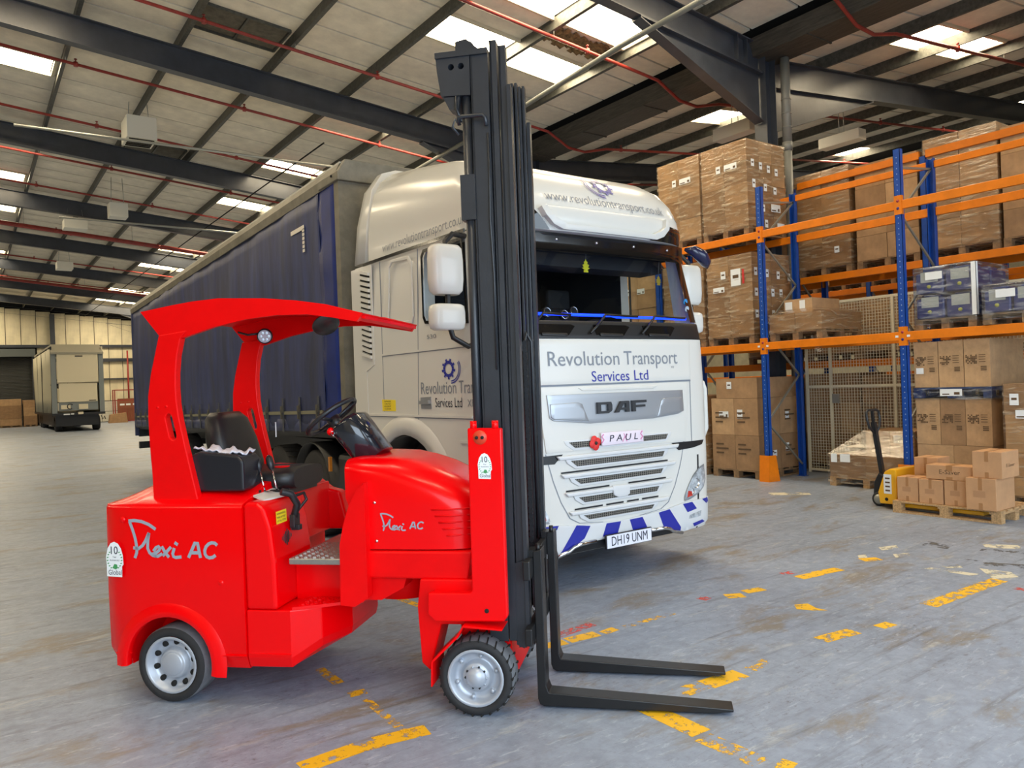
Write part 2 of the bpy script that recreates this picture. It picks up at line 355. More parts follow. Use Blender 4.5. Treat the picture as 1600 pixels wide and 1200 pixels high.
for xa, xb in zip(xs, xs[1:]):
    ya, yb = 10.6 + rt.uniform(-.05, .05), 11.2 + rt.uniform(-.12, .05); tl.add([(xa, ya, zl(xa) + .2), (xb, ya + .01, zl(xb) + .2 - rt.uniform(0, .05)), (xb, yb, zl(xb) + .2 - rt.uniform(0, .06)), (xa, yb, zl(xa) + .2)], [(0, 1, 2, 3)])
ob('torn_insulation', tl, mat('torn_insulation', (120, 98, 66), .9, noise=.5, nscale=12), CEIL)
# walls
wl = MB().box(XL0 - .2, XL0, YNEAR, YEND, 0, 9.5); struct(ob('wall_left', wl, M_clad), 'pale cladding wall along the far left side', 'wall')
wr = MB().box(XR1, XR1 + .2, YNEAR, YEND, 0, 9.5); struct(ob('wall_right', wr, M_clad), 'pale cladding wall beyond the racks', 'wall')
wn = MB()
segs = [(XL0, DOORS[0][0]), (DOORS[0][1], DOORS[1][0]), (DOORS[1][1], XR1)]
for a, b in segs: wn.box(a, b, YNEAR - .2, YNEAR, 0, 9.5)
for a, b in DOORS: wn.box(a, b, YNEAR - .2, YNEAR, 5.0, 9.5)
struct(ob('wall_front', wn, M_clad), 'cladding end wall with open dock doors behind the camera', 'wall')
wb = MB().box(XL0, XR1, YEND + .06, YEND + .3, 0, 9.6)
WB = struct(ob('wall_back', wb, M_gap), 'far end wall of tall cream cladding sheets above white blockwork', 'wall')
cl = MB().box(0, .88, 0, .05, 0, 1.0).mesh('cladding_sheet')
for j in range(26):
    x = -9.5 + .92 * j; hgt = min(zl(x), zl(x + .9)) - .1 if x + .9 < 12 else 7.4
    for z0, z1 in ((1.6, 5.55), (5.6, hgt)):
        if x + .9 < 4.3 and z1 < 5.6: continue
        o = ob('cladding_sheet', cl, M_clad, WB, (x, YEND, z0)); o.scale = (1, 1, z1 - z0)
bl = MB().box(0, 1.3, 0, .07, 0, .74).mesh('wall_block')
M_blk = mat('white_painted_blocks', (206, 204, 190), .8, noise=.06)
for j in range(9):
    for r in range(2): ob('wall_block', bl, M_blk, WB, (4.3 + 1.33 * j, YEND - .03, .04 + .77 * r))
for z, t_ in ((3.2, .05), (4.62, .12), (5.65, .1)):
    ob('sheeting_rail', MB().box(4.2 if z < 5 else -9.5, 14.5, YEND - .2, YEND - .02, z - t_, z + t_), M_steel, WB)
for x in (-5.2, 5.12): ob('wind_post', MB().box(x, x + .3, YEND - .35, YEND - .05, 0, zl(x) - .3), M_steel, WB)
ds = MB()
for j in range(52): ds.prism([(YEND - .02, j * .1), (YEND - .06, j * .1 + .05), (YEND - .02, j * .1 + .1)], 'x', -8.5, 3.95)
D1 = struct(ob('door_1', ds, mat('dark_roller_shutter', (58, 60, 60), .5)), 'dark grey roller shutter door in the far end wall', 'door')
ob('shutter_box', MB().box(-8.8, 4.15, YEND - .5, YEND - .02, 4.9, 5.45), mat('shutter_housing', (92, 98, 98), .5), D1)
ob('guide_rail', MB().box(3.95, 4.15, YEND - .2, YEND - .02, 0, 4.9), M_steel, D1)
# sprinkler pipes across the roof
PY = [6.75] + [10.5 + 3.47 * k for k in range(0, 13)]
for i, y in enumerate(PY):
    big = i in (7, 11); r = .075 if big else .032; dz = .75 if big else .12
    t = thing('sprinkler_pipe', ('thick red sprinkler main' if big else 'thin red sprinkler pipe') + ' crossing under the roof, %s to the camera' % ORD[i], 'pipe', (0, y, 0), group='red sprinkler pipes under the roof')
    mb = MB().tube([(RIDGE, 0, zl(RIDGE) - dz), (11.2, 0, zl(11.2) - dz), (11.8, 0, 7.25 - (.4 if big else 0)), (12.3, 0, 7.22 - (.4 if big else 0)), (13, 0, zr(13) - dz), (25, 0, zr(25) - dz)], r, 8)
    ob('pipe', mb, M_pipe, t)
    hd = MB().tube([(0, 0, 0), (0, 0, .09)], .012, 6).tube([(0, 0, .09), (0, 0, .11)], .028, 8).tube([(0, 0, -.045), (0, 0, .045)], r * 1.35, 8).mesh('sprinkler_head')
    for j in range(9):
        x = -4.6 + 3.3 * j + (i % 3) * .8
        if abs(x - 12) < 1: continue
        ob('sprinkler_head', hd, M_pipe, t, (x, 0, zt(x) - dz))
    hg = MB().tube([(0, 0, 0), (0, 0, dz + .1)], .006, 5).mesh('hanger')
    for j in range(8):
        x = 1.83 + 1.7 * (2 * j - 4) if j < 5 else 13.7 + 3.44 * (j - 5)
        ob('hanger', hg, M_galv, t, (x, 0, zt(x) - dz))
# conduits
def pipe(name, pts, r, m, label): return tag(ob(name, MB().tube(pts, r, 10), m), label, 'conduit')
pipe('conduit', [(8.6, 3, 7.06), (8.75, 9.0, 7.08), (9.1, 13.0, 7.1), (9.3, 17.5, 7.1)], .045, mat('grey_conduit', (120, 122, 116), .5), 'grey conduit hung below the near rafter above the truck')
pipe('conduit', [(6.88, 16.8, 7.4), (6.85, 30, 7.42), (6.82, 60, 7.42)], .018, M_gap, 'thin dark cable running along the roof above the blue trailer')
pipe('conduit', [(1.0, 19.0, 7.5), (5.4, 18.3, 7.32), (9.4, 17.9, 7.25)], .03, M_galv, 'pale conduit crossing above the blue trailer front')
pipe('conduit', [(2.5, 27.0, 7.3), (6.85, 26.4, 7.15), (9.5, 26.4, 7.1)], .03, M_galv, 'pale conduit crossing above the middle of the blue trailer')
# suspended heaters and fittings
def fitting(name, label, loc, sx, sy, sz, rod, cat='heater', grille=True):
    t = thing(name, label, cat, loc)
    ob('casing', MB().box(-sx / 2, sx / 2, -sy / 2, sy / 2, -sz / 2, sz / 2), M_white, t, bevel=.01)
    for s in (-1, 1): ob('hanging_rod', MB().tube([(s * sx * .35, 0, sz / 2), (s * sx * .3, 0, sz / 2 + rod)], .008, 6), M_galv, t)
    if grille:
        for q in range(5): ob('louvre', MB().box(-sx * .42, sx * .42, -sy / 2 + .08 + q * sy * .17, -sy / 2 + .1 + q * sy * .17, -sz / 2 - .03, -sz / 2 + .001), M_gap, t)
fitting('unit_heater', 'cream suspended unit heater with louvred underside, upper left', (3.40, 19.05, 7.75), .62, .75, .5, .4)
fitting('junction_box', 'small white suspended box below the second rafter', (3.95, 25.9, 7.4), .5, .5, .42, .8, 'box', False)
fitting('light_fitting', 'cream boxed light fitting left of the valley column', (13.4, 10.42, 6.88), .3, .95, .26, .5, 'light', False)
fitting('light_fitting', 'pale boxed light fitting above the far rack beams', (16.6, 9.95, 7.05), .3, 1.0, .24, .6, 'light', False)
fitting('light_fitting', 'small white light fitting over the grey far trailer', (3.6, 37.5, 7.4), .6, .7, .3, .5, 'light', False)
fitting('light_fitting', 'small pale light fitting far along the roof', (3.2, 29.6, 7.6), .7, .6, .3, .4, 'light', False)
# ================================================================== red articulated forklift
M_red = mat('gloss_red_paint', (236, 0, 6), .24, coat=.12, spec=.22)
M_red2 = mat('satin_red_steel', (232, 2, 6), .36, spec=.2, noise=.03, nscale=5)
M_blk = mat('satin_black_steel', (34, 36, 40), .36, noise=.15, nscale=6)
M_mast = mat('charcoal_mast_steel', (40, 43, 49), .36, noise=.12, nscale=5, bump=.03, bscale=60)
M_fork = mat('black_fork_steel', (19, 19, 21), .38, noise=.2, nscale=9)
M_tyre = mat('black_rubber', (36, 36, 38), .75, noise=.15, nscale=20)
M_tread = mat('worn_grey_rubber', (104, 106, 110), .8, noise=.15, nscale=14)
M_rim = mat('silver_wheel_paint', (176, 182, 192), .38, metal=.35)
M_vinyl = mat('black_vinyl', (26, 26, 28), .42, bump=.06, bscale=120)
M_alu = mat('chequer_aluminium', (176, 174, 168), .36, metal=.8)
M_logo = mat('silver_grey_vinyl', (150, 160, 172), .5)
M_chrome = mat('chrome', (210, 212, 214), .12, metal=1.)
M_lblw = mat('white_sticker', (232, 236, 238), .5)
M_green = mat('green_print', (66, 150, 88), .5)
M_ink = mat('dark_ink', (30, 34, 52), .6)
M_yel = mat('yellow_label', (240, 214, 40), .5)
def cut(mb, *cutters, name='m'):
    """boolean difference, applied at once; returns a mesh"""
    a = bpy.data.objects.new('a', mb.mesh(name) if isinstance(mb, MB) else mb); COL.objects.link(a); tmp = [a]
    for c in cutters:
        b = bpy.data.objects.new('b', c.mesh('c')); COL.objects.link(b); tmp.append(b)
        md = a.modifiers.new('b', 'BOOLEAN'); md.object = b; md.operation = 'DIFFERENCE'; md.solver = 'EXACT'
    dg = bpy.context.evaluated_depsgraph_get(); dg.update(); me = bpy.data.meshes.new_from_object(a.evaluated_get(dg)); me.name = name
    for o in tmp: bpy.data.objects.remove(o)
    return me
def loft(mb, rings, cap=True, smooth=True):
    n = len(rings[0]); vs = [p for r in rings for p in r]; fs = []
    for i in range(len(rings) - 1):
        for k in range(n): fs.append((i * n + k, i * n + (k + 1) % n, (i + 1) * n + (k + 1) % n, (i + 1) * n + k))
    mb.add(vs, fs, smooth)
    if cap: mb.add(rings[0], [tuple(range(n))]); mb.add(rings[-1], [tuple(range(n))])
    return mb
def autosmooth(o, ang=.7):
    me = o.data; me.polygons.foreach_set('use_smooth', [True] * len(me.polygons))
    try: me.set_sharp_from_angle(angle=ang)
    except Exception: pass
    return o
GH = math.radians(-46.3)
FT = thing('forklift', 'glossy red articulated forklift with tall black mast in the foreground', 'forklift', (2.112, 3.401, 0), GH)
P = FT
# --- rear body
def plan(ins):
    pts = [(-1.29, 0), (-1.95, 0), (-2.08, .012), (-2.17, .05), (-2.245, .14), (-2.285, .3), (-2.3, .52), (-2.285, .74), (-2.245, .9), (-2.17, .99), (-2.08, 1.028), (-1.95, 1.04), (-1.29, 1.04)]
    cxx, cyy = -1.72, .52; out = []
    for x, y in pts:
        k = 1 - ins / .52; nx = cxx + (x - cxx) * (1 - ins / .58) if x < -1.3 else x
        out.append((nx, cyy + (y - cyy) * k))
    return out
def top(x, h): return h - .10 * max(0, (-1.85 - x)) / .5 * min(1, (h - 1.1) / .1) - .05 * max(0, (x + 1.5)) / .2 * min(1, (h - 1.1) / .1)
rg = []
for z, ins in ((.2, .035), (.235, .02), (.29, 0), (.6, -.004), (1.085, 0), (1.108, .006), (1.124, .022), (1.165, .08), (1.205, .155), (1.235, .25), (1.25, .36), (1.254, .46)):
    rg.append([(x, y, z if z < 1.1 else top(x, z)) for x, y in plan(ins)])
body = loft(MB(), rg)
arch = lambda r, y0, y1: MB().prism([(-1.755 + r * math.cos(t), .225 + r * math.sin(t)) for t in [math.pi * k / 18 for k in range(19)]] + [(-1.755 - r, -.1), (-1.755 + r, -.1)], 'y', y0, y1)
o = ob('rear_body', cut(body, arch(.268, -.1, .27), arch(.268, .77, 1.2), name='rear_body'), M_red, P); autosmooth(o, .9)
RB = o
for yy, s in ((-.012, 1), (1.052, -1)):
    fl_ = MB(); n = 22
    for q in range(n):
        a0, a1 = math.radians(-12 + 196 * q / n), math.radians(-12 + 196 * (q + 1) / n)
        def pt(r, a, y): return (-1.755 + r * math.cos(a), y, .225 + r * math.sin(a))
        for (ra, ya, rb, yb) in ((.262, yy + .03 * s, .262, yy - .006 * s), (.262, yy - .006 * s, .268, yy - .012 * s), (.268, yy - .012 * s, .298, yy - .012 * s), (.298, yy - .012 * s, .345, yy + .013 * s)):
            fl_.add([pt(ra, a0, ya), pt(ra, a1, ya), pt(rb, a1, yb), pt(rb, a0, yb)], [(0, 1, 2, 3)], True)
    ob('wheel_arch', fl_, M_red, P)
ob('skirt_line', MB().box(-1.46, -1.29, -.008, .01, .275, .281).box(-2.1, -2.0, -.004, .01, .272, .278), M_red2, RB)
for bx_, bz_ in ((-2.03, 1.03), (-2.03, .36), (-1.43, .68)):
    ob('screw_cap', MB().lathe([(0, -.006), (.014, -.006), (.018, 0)], (bx_, -.001, bz_), (0, 1, 0), 14), M_red, RB)
# --- centre section with foot well
def fend(y0, y1):
    poly = [(-1.286, .53), (-1.286, 1.1), (-1.27, 1.125), (-1.2, 1.12), (-1.16, 1.09), (-1.125, .98), (-1.105, .8), (-1.1, .53)]
    return MB().prism(poly, 'y', y0, y1)
o = ob('fender', fend(0.004, .46), M_red, P, bevel=.022, seg=3)
low = [(-1.286, .005), (-1.03, .012), (-.885, .10), (-.80, .32), (-.80, .72), (-.885, .94), (-1.03, 1.03), (-1.286, 1.035)]
lowb = [(x * .97 - .035 if x > -1.2 else x, .52 + (y - .52) * .96) for x, y in low]
c_ = MB(); loft(c_, [[(x, y, .21 + (.10 if x > -.9 else .0)) for x, y in lowb], [(x, y, .27 + (.09 if x > -.9 else 0)) for x, y in low], [(x, y, .53) for x, y in low]], smooth=False)
ob('battery_box', c_, M_red, P, bevel=.008)
ob('skirt_line', MB().box(-1.28, -1.03, .003, .02, .285, .291), M_red2, P)
ob('step_riser', MB().box(-1.1, -.82, .24, .80, .53, .775), M_red, P)
stp = MB().prism([(-1.02, .02), (-.885, .085), (-.68, .2), (-.68, .26), (-1.02, .26)], 'z', .528, .545)
LS = ob('lower_step', stp, M_red, P)
tp = MB().box(-1.06, -.70, .075, .95, .765, .80)
UP_ = ob('step_plate', tp, M_alu, P, bevel=.006)
def studs(x0, x1, y0, y1, z, m, par, inside=lambda x, y: True):
    mb = MB(); i = 0; y = y0
    while y < y1:
        x = x0 + (.012 if i % 2 else 0)
        while x < x1:
            if inside(x, y):
                a = .7 if (int((x - x0) / .026) + i) % 2 else -.7; dx, dy = .009 * math.cos(a), .009 * math.sin(a)
                mb.bar((x - dx, y - dy, z), (x + dx, y + dy, z), .005, .003)
            x += .026
        y += .024; i += 1
    o = ob('chequer_studs', mb, m, par); o['kind'] = 'stuff'; return o
studs(-1.04, -.71, .085, .5, .801, M_alu, UP_); studs(-1.0, -.7, .06, .25, .5455, M_red, LS, lambda x, y: y > .03 + (x + 1.02) * .5)
ed = MB()
for q in range(9): ed.bar((-1.03 + .036 * q, .0745, .772), (-1.015 + .036 * q, .0745, .79), .006, .003, up=(0, 1, 0))
ob('edge_studs', ed, M_alu, UP_)
tub = MB().prism([(-1.62, .8), (-1.62, 1.24), (-1.42, 1.23), (-1.2, 1.07), (-1.12, 1.05), (-1.06, .8)], 'y', .93, 1.03)
ob('side_bulwark', tub, M_red, P, bevel=.018, seg=3)
ob('seat_deck', MB().box(-1.62, -1.2, .42, .95, .8, 1.12), M_red, P, bevel=.01)
# fender front face details
ylw = flat('warning_label', [[(0, 0), (.12, 0), (.12, .07), (0, .07)]], lambda u, v: (-1.118 + .03 * (.07 - v), .06 + u, .99 + v), M_yel, P)
for q, (t_, z_) in enumerate((('WARNING', 1.04), ('WEAR SEAT BELT', 1.02), ('AT ALL TIMES', 1.0))):
    lettering('print', t_, .010, lambda u, v, z_=z_: (-1.1165 + .03 * (1.06 - z_ - v), .068 + u, z_ + v), M_ink, ylw, width=.1)
gr = MB()
for q in range(7): gr.bar((-1.104, .10 + q * .017, .86 + abs(q - 3) * .012), (-1.106, .108 + q * .017, .95 - abs(q - 3) * .012), .003, .006)
ob('horn_grille', gr, M_blk, P)
br = MB().box(-1.11, -1.08, .20, .27, .945, 1.02).tube([(-1.1, .235, 1.0), (-1.07, .22, 1.08), (-1.09, .19, 1.14), (-1.13, .15, 1.16)], .022, 8).tube([(-1.09, .25, 1.03), (-1.06, .32, 1.09), (-1.07, .31, 1.13), (-1.1, .25, 1.12)], .01, 8).box(-1.11, -1.06, .215, .255, .93, .96)
ob('control_bracket', br, M_blk, P, bevel=.004)
# lever console
lp = MB().add([(-1.42, .2, 1.17), (-1.2, .08, 1.125), (-1.17, .3, 1.125), (-1.38, .44, 1.18), (-1.42, .2, 1.16), (-1.2, .08, 1.115), (-1.17, .3, 1.115), (-1.38, .44, 1.17)], [(0, 1, 2, 3), (7, 6, 5, 4), (0, 4, 5, 1), (1, 5, 6, 2), (2, 6, 7, 3), (3, 7, 4, 0)])
LPn = ob('lever_panel', lp, mat('panel_white', (220, 222, 216), .4), P)
for q in range(3):
    bx_, by_ = -1.33 + .05 * q, .2 + .05 * q
    ob('gate_slot', MB().box(bx_ - .045, bx_ + .045, by_ - .01, by_ + .012, 1.15, 1.1625 - .012 * q), M_gap, LPn)
    lv = thing_lever = ob('control_lever', MB().tube([(bx_, by_, 1.13), (bx_ - .05, by_ + .03, 1.28)], .006, 8), M_chrome, P)
    ob('lever_knob', MB().lathe([(0, -.01), (.014, 0), (.022, .03), (.02, .07), (.008, .085), (0, .086)], (bx_ - .05, by_ + .03, 1.27), (-.3, .18, .93), 12), M_blk, lv)
for q in range(3): ob('indicator', MB().lathe([(0, .004), (.007, .003), (.008, 0)], (-1.385 + .03 * q, .25 + .06 * q, 1.176 - .005 * q), (0, 0, 1), 10), M_green, LPn)
pod = MB(); loft(pod, [[(-1.28 + .06 * math.cos(t), .5 + .06 * math.sin(t), 1.02) for t in [k * math.pi / 8 for k in range(16)]], [(-1.30 + .045 * math.cos(t), .5 + .045 * math.sin(t), 1.27) for t in [k * math.pi / 8 for k in range(16)]]])
ob('key_pod', pod, M_red, P)
for z_ in (1.2, 1.14): ob('pod_button', MB().lathe([(0, -.012), (.012, -.012), (.012, .01)], (-1.235, .475, z_), (-1, .3, 0), 10), M_blk, P)
# seat, armrest console, cloth
def rbox(mb, x0, x1, y0, y1, z0, z1): return mb.box(x0, x1, y0, y1, z0, z1)
sb = MB(); secs = []
for t_, wdt, th in ((0, .20, .07), (.25, .225, .085), (.6, .22, .08), (.9, .18, .07), (1.0, .13, .045)):
    z = 1.18 + .43 * t_; x = -1.60 - .11 * t_; ring = []
    for k in range(20):
        a = 2 * math.pi * k / 20; ca, sa = math.cos(a), math.sin(a)
        ring.append((x + th * math.copysign(abs(ca) ** .6, ca), .56 + wdt * math.copysign(abs(sa) ** .5, sa), z))
    secs.append(ring)
ob('seat_back', loft(sb, secs), M_vinyl, P)
sc_ = MB(); secs = []
for t_, wdt in ((0, .2), (.15, .235), (.8, .235), (1, .2)):
    x = -1.58 + .42 * t_; ring = []
    for k in range(20):
        a = 2 * math.pi * k / 20; ca, sa = math.cos(a), math.sin(a)
        ring.append((x, .57 + wdt * math.copysign(abs(ca) ** .5, ca), 1.2 + .065 * math.copysign(abs(sa) ** .6, sa)))
    secs.append(ring)
ob('seat_cushion', loft(sc_, secs), M_vinyl, P)
ob('seat_pan', MB().box(-1.56, -1.2, .38, .76, 1.1, 1.15), M_blk, P)
ac = MB().prism([(-1.68, 1.17), (-1.68, 1.37), (-1.6, 1.40), (-1.36, 1.375), (-1.33, 1.34), (-1.33, 1.17)], 'y', .1, .3)
ob('armrest_console', ac, mat('gloss_black_plastic', (30, 32, 38), .25), P, bevel=.015, seg=3)
cl_ = MB()
def wv(u, v): return (-1.66 + .31 * u, .14 + .14 * v, 1.402 + .009 * math.sin(u * 17 + v * 5) * (.5 + v) + .006 * math.sin(u * 41 + v * 9 + 1) + .007 * math.sin(v * 13 + u * 7) - .03 * u + .012)
cl_.grid(wv, 24, 10)
tag(ob('rag', cl_, mat('white_cotton_rag', (214, 214, 226), .9), None, (2.112, 3.401, 0), GH, solid=.006), 'crumpled white rag lying on the armrest console of the forklift', 'cloth')
# --- hood of the front unit
def hood_ring(x, zt_, y0, y1, zb, r):
    pts = [(x, y0, zb), (x, y0 - .0, zb + (zt_ - zb) * .55)]
    for k in range(7):
        a = math.pi / 2 * k / 6; pts.append((x, y0 + r - r * math.cos(a), zt_ - r * .8 + r * .8 * math.sin(a)))
    for k in range(7):
        a = math.pi / 2 * k / 6; pts.append((x, y1 - r + r * math.sin(a), zt_ - r * .8 + r * .8 * math.cos(a)))
    pts += [(x, y1, zb + (zt_ - zb) * .55), (x, y1, zb)]; return pts
hd_ = MB()
loft(hd_, [hood_ring(*a) for a in ((-.745, 1.315, .16, .78, 1.2, .06), (-.735, 1.335, .13, .81, 1.13, .08), (-.69, 1.342, .12, .82, 1.0, .1), (-.63, 1.343, .115, .825, .845, .12), (-.48, 1.338, .112, .828, .845, .15), (-.36, 1.315, .112, .828, .845, .18), (-.24, 1.278, .114, .826, .845, .2), (-.13, 1.225, .122, .818, .845, .2), (-.06, 1.18, .14, .80, .845, .18), (-.02, 1.15, .17, .77, .845, .14))])
HD = ob('front_hood', hd_, M_red, P); autosmooth(HD, .8)
ob('hood_base', MB().prism([(-.63, .69), (-.63, .838), (-.02, .838), (-.05, .685)], 'y', .10, .84), M_red2, P, bevel=.012)
for q in range(5): ob('hood_louvre', MB().tube([(-.24 + .02 * q, .113, 1.06 - .035 * q), (-.13, .119, 1.06 - .035 * q), (-.03, .158, 1.06 - .035 * q)], .005, 6), M_red2, HD)
for x_, z_ in ((-.56, 1.10), (-.555, .89)): ob('hood_screw', MB().lathe([(0, -.006), (.008, -.006), (.009, .002)], (x_, .112, z_), (0, 1, 0), 10), M_chrome, HD)
ob('articulation_post', MB().lathe([(0, .53), (.2, .53), (.2, .82), (0, .82)], (-.52, .46, 0), (0, 0, 1), 24), M_red2, P)
ob('under_frame', MB().prism([(-.72, .56), (-.72, .69), (-.40, .69), (-.42, .63), (-.55, .56)], 'y', .14, .78), M_red2, P)
fin = MB().prism([(-.60, 1.214), (-.64, 1.175), (-.685, 1.098), (-.725, .98), (-.747, .879), (-.754, .551), (-.671, .544), (-.671, 1.115)], 'y', .055, .075).prism([(-.671, .544), (-.595, .592), (-.595, 1.214), (-.62, 1.19), (-.671, 1.115)], 'y', .055, .12)
ob('side_fin', fin, M_red2, P)
fin2 = MB().prism([(-.60, 1.214), (-.685, 1.098), (-.747, .879), (-.754, .551), (-.671, .544), (-.595, .592)], 'y', .845, .865); ob('side_fin', fin2, M_red2, P)
# steering column and wheel
cc = MB(); rings = []
for t_, rx, ry in ((0, .095, .13), (.9, .1, .15), (.96, .095, .145), (1, .08, .13)):
    cx_, cz_ = -.655 - .17 * t_, 1.315 + .225 * t_; ring = []
    for k in range(24):
        a = 2 * math.pi * k / 24; ca, sa = math.cos(a), math.sin(a)
        u_ = rx * math.copysign(abs(ca) ** .7, ca); v_ = ry * math.copysign(abs(sa) ** .6, sa)
        ring.append((cx_ + u_ * .80, .42 + v_, cz_ + u_ * .60))
    rings.append(ring)
SCN = ob('steering_console', loft(cc, rings), mat('gloss_black_cover', (30, 33, 40), .14, coat=.5), P)
ob('key_switch', MB().lathe([(.006, -.01), (.016, -.01), (.016, .01)], (-.86, .285, 1.47), (-.3, -1, .3), 12), M_chrome, P)
ob('stop_button', MB().lathe([(0, -.02), (.02, -.015), (.02, .01)], (-.885, .30, 1.485), (-.3, 1, .3), 12), M_red, P)
swc = Vector((-.93, .42, 1.565)); ax_ = Vector((-.60, 0, .80)).normalized(); e1 = Vector((.80, 0, .60)); e2 = Vector((0, 1, 0))
SW = ob('steering_wheel', MB().tube([swc + (e1 * math.cos(t) + e2 * math.sin(t)) * .165 for t in [2 * math.pi * k / 28 for k in range(29)]], .014, 8, cap=False), M_blk, P)
sp_ = MB()
for a in (.5, 2.6, 4.7): sp_.tube([swc - ax_ * .03, swc + (e1 * math.cos(a) + e2 * math.sin(a)) * .16], .011, 6)
sp_.lathe([(0, .012), (.04, .01), (.045, -.04), (.02, -.08)], swc - ax_ * .02, ax_, 16); ob('spokes', sp_, M_blk, SW)
# --- front axle unit
ob('drive_housing', MB().prism([(-.33, .54), (-.31, .69), (0, .69), (0, .45), (-.2, .45), (-.27, .2), (-.315, .24)], 'y', .09, .3).prism([(-.3, .45), (.02, .45), (.02, .66), (-.3, .66)], 'y', .2, .8), M_red2, P, bevel=.008)
ob('axle_housing', MB().box(-.12, .16, .18, .74, .1, .46), M_red2, P, bevel=.02)
lpoly = [(.006, 1.5), (.186, 1.495), (.184, .526), (.161, .5), (-.205, .493), (-.243, .53), (-.239, .642), (-.012, .645), (.0, .66)]
for y0 in (-.004, .866):
    LB = ob('mast_bracket', MB().prism(lpoly, 'y', y0, y0 + .045), M_red, P, bevel=.008)
    if y0 < 0:
        ob('bolt_hole', MB().lathe([(0, -.003), (.012, -.003), (.012, .01)], (.075, y0, .555), (0, 1, 0), 12), M_gap, LB)
        dsc = ob('cover_disc', MB().lathe([(0, -.006), (.034, -.006), (.038, .002)], (.072, y0, 1.45), (0, 1, 0), 24), mat('orange_red_cap', (206, 60, 28), .4), LB)
        for q in (-.016, .014): ob('disc_screw', MB().lathe([(0, -.012), (.009, -.012), (.009, 0)], (.072 + q, y0, 1.45), (0, 1, 0), 10), M_gap, LB)
    for q in (.035, .15): ob('lug', MB().tube([(q, y0 + .02, 1.49), (q, y0 + .02, 1.535)], .018, 12), M_red, LB)
ob('cross_tray', MB().box(-.235, .0, .04, .87, .50, .635), M_red, P, bevel=.008)
flat('warning_label', [[(0, 0), (.09, 0), (.09, .05), (0, .05)]], lambda u, v: (-.16 + u, .1 + v * 1.4, .6365), M_yel, P)
for y0, y1 in ((-.03, .19), (.71, .93)):
    pr = [(-.232, .161), (-.227, .292), (-.084, .429), (-.051, .483), (.16, .468), (.155, .460), (-.048, .472), (-.077, .42), (-.218, .286), (-.224, .161)]
    ob('mudguard', MB().prism(pr, 'y', y0, y1), M_red2, P, bevel=.002)
def wheel(name, cx_, cy_, s, R, wd, rimr, lugs, fr):
    """s=-1: outer face towards -y"""
    cz_ = R; yo = cy_; prof = [(rimr, .012), (rimr + .012, .0), (R - .025, .0), (R - .006, .012), (R, .03), (R, wd - .03), (R - .02, wd), (rimr, wd)]
    c = (cx_, yo, cz_); axv = (0, -s, 0)
    t = ob(name, MB().lathe([(rimr, .012), (rimr + .012, .0), (R - .022, .0), (R - .006, .012)], c, axv, 40), M_tyre, P)
    ob('tread', MB().lathe([(R - .006, .012), (R, .028), (R, wd - .028), (R - .02, wd), (rimr, wd)], c, axv, 40), M_tread if fr else M_tread, t)
    rim = ob('rim', MB().lathe([(rimr + .002, .004), (rimr - .006, .0), (rimr - .016, .006), (rimr - .022, .045), (rimr * .62, .06), (rimr * .56, .05), (rimr * .5, .03 if fr else .025), (rimr * .46, .02), (0.001, .016)], c, axv, 36), M_rim, t)
    if fr:
        for k in range(6):
            a = 2 * math.pi * k / 6 + .3; ob('wheel_nut', MB().lathe([(0, .03), (.011, .03), (.012, .06)], (cx_ + rimr * .74 * math.cos(a), yo, cz_ + rimr * .74 * math.sin(a)), axv, 6), M_rim, t)
        for k in range(10):
            a = 2 * math.pi * k / 10; ob('hub_bolt', MB().lathe([(0, .012), (.006, .012), (.006, .03)], (cx_ + rimr * .38 * math.cos(a), yo, cz_ + rimr * .38 * math.sin(a)), axv, 6), M_blk if k % 3 else M_rim, t)
        ob('hub_cap', MB().lathe([(0, -.012), (.02, -.01), (.05, .004), (.055, .02)], c, axv, 24), M_rim, t)
        g = MB()
        for k in range(26):
            a = 2 * math.pi * k / 26
            for ya, yb, da in ((0.004, .07, .05), (wd * .55, wd - .005, -.05)):
                p = Vector((cx_ + (R - .006) * math.cos(a), yo - s * ya, cz_ + (R - .006) * math.sin(a))); q = Vector((cx_ + (R - .001) * math.cos(a + da), yo - s * yb, cz_ + (R - .001) * math.sin(a + da)))
                g.bar(p, q, .007, .012)
        ob('tread_grooves', g, M_gap, t)
    else:
        for k in range(10):
            a = 2 * math.pi * k / 10 + .2; ob('rim_hole', MB().lathe([(0, .042), (.016, .042), (.017, .06)], (cx_ + rimr * .76 * math.cos(a), yo, cz_ + rimr * .76 * math.sin(a)), axv, 12), M_gap, t)
        ob('hub_cap', MB().lathe([(0, .012), (.058, .014), (.066, .02), (.069, .06)], c, axv, 28), M_rim, t)
wheel('front_wheel', 0, 0.0, -1, .2, .17, .148, True, True)
wheel('front_wheel', 0, .9, 1, .2, .17, .148, True, True)
wheel('rear_wheel', -1.758, -.005, -1, .213, .19, .158, False, False)
wheel('rear_wheel', -1.758, 1.045, 1, .213, .19, .158, False, False)
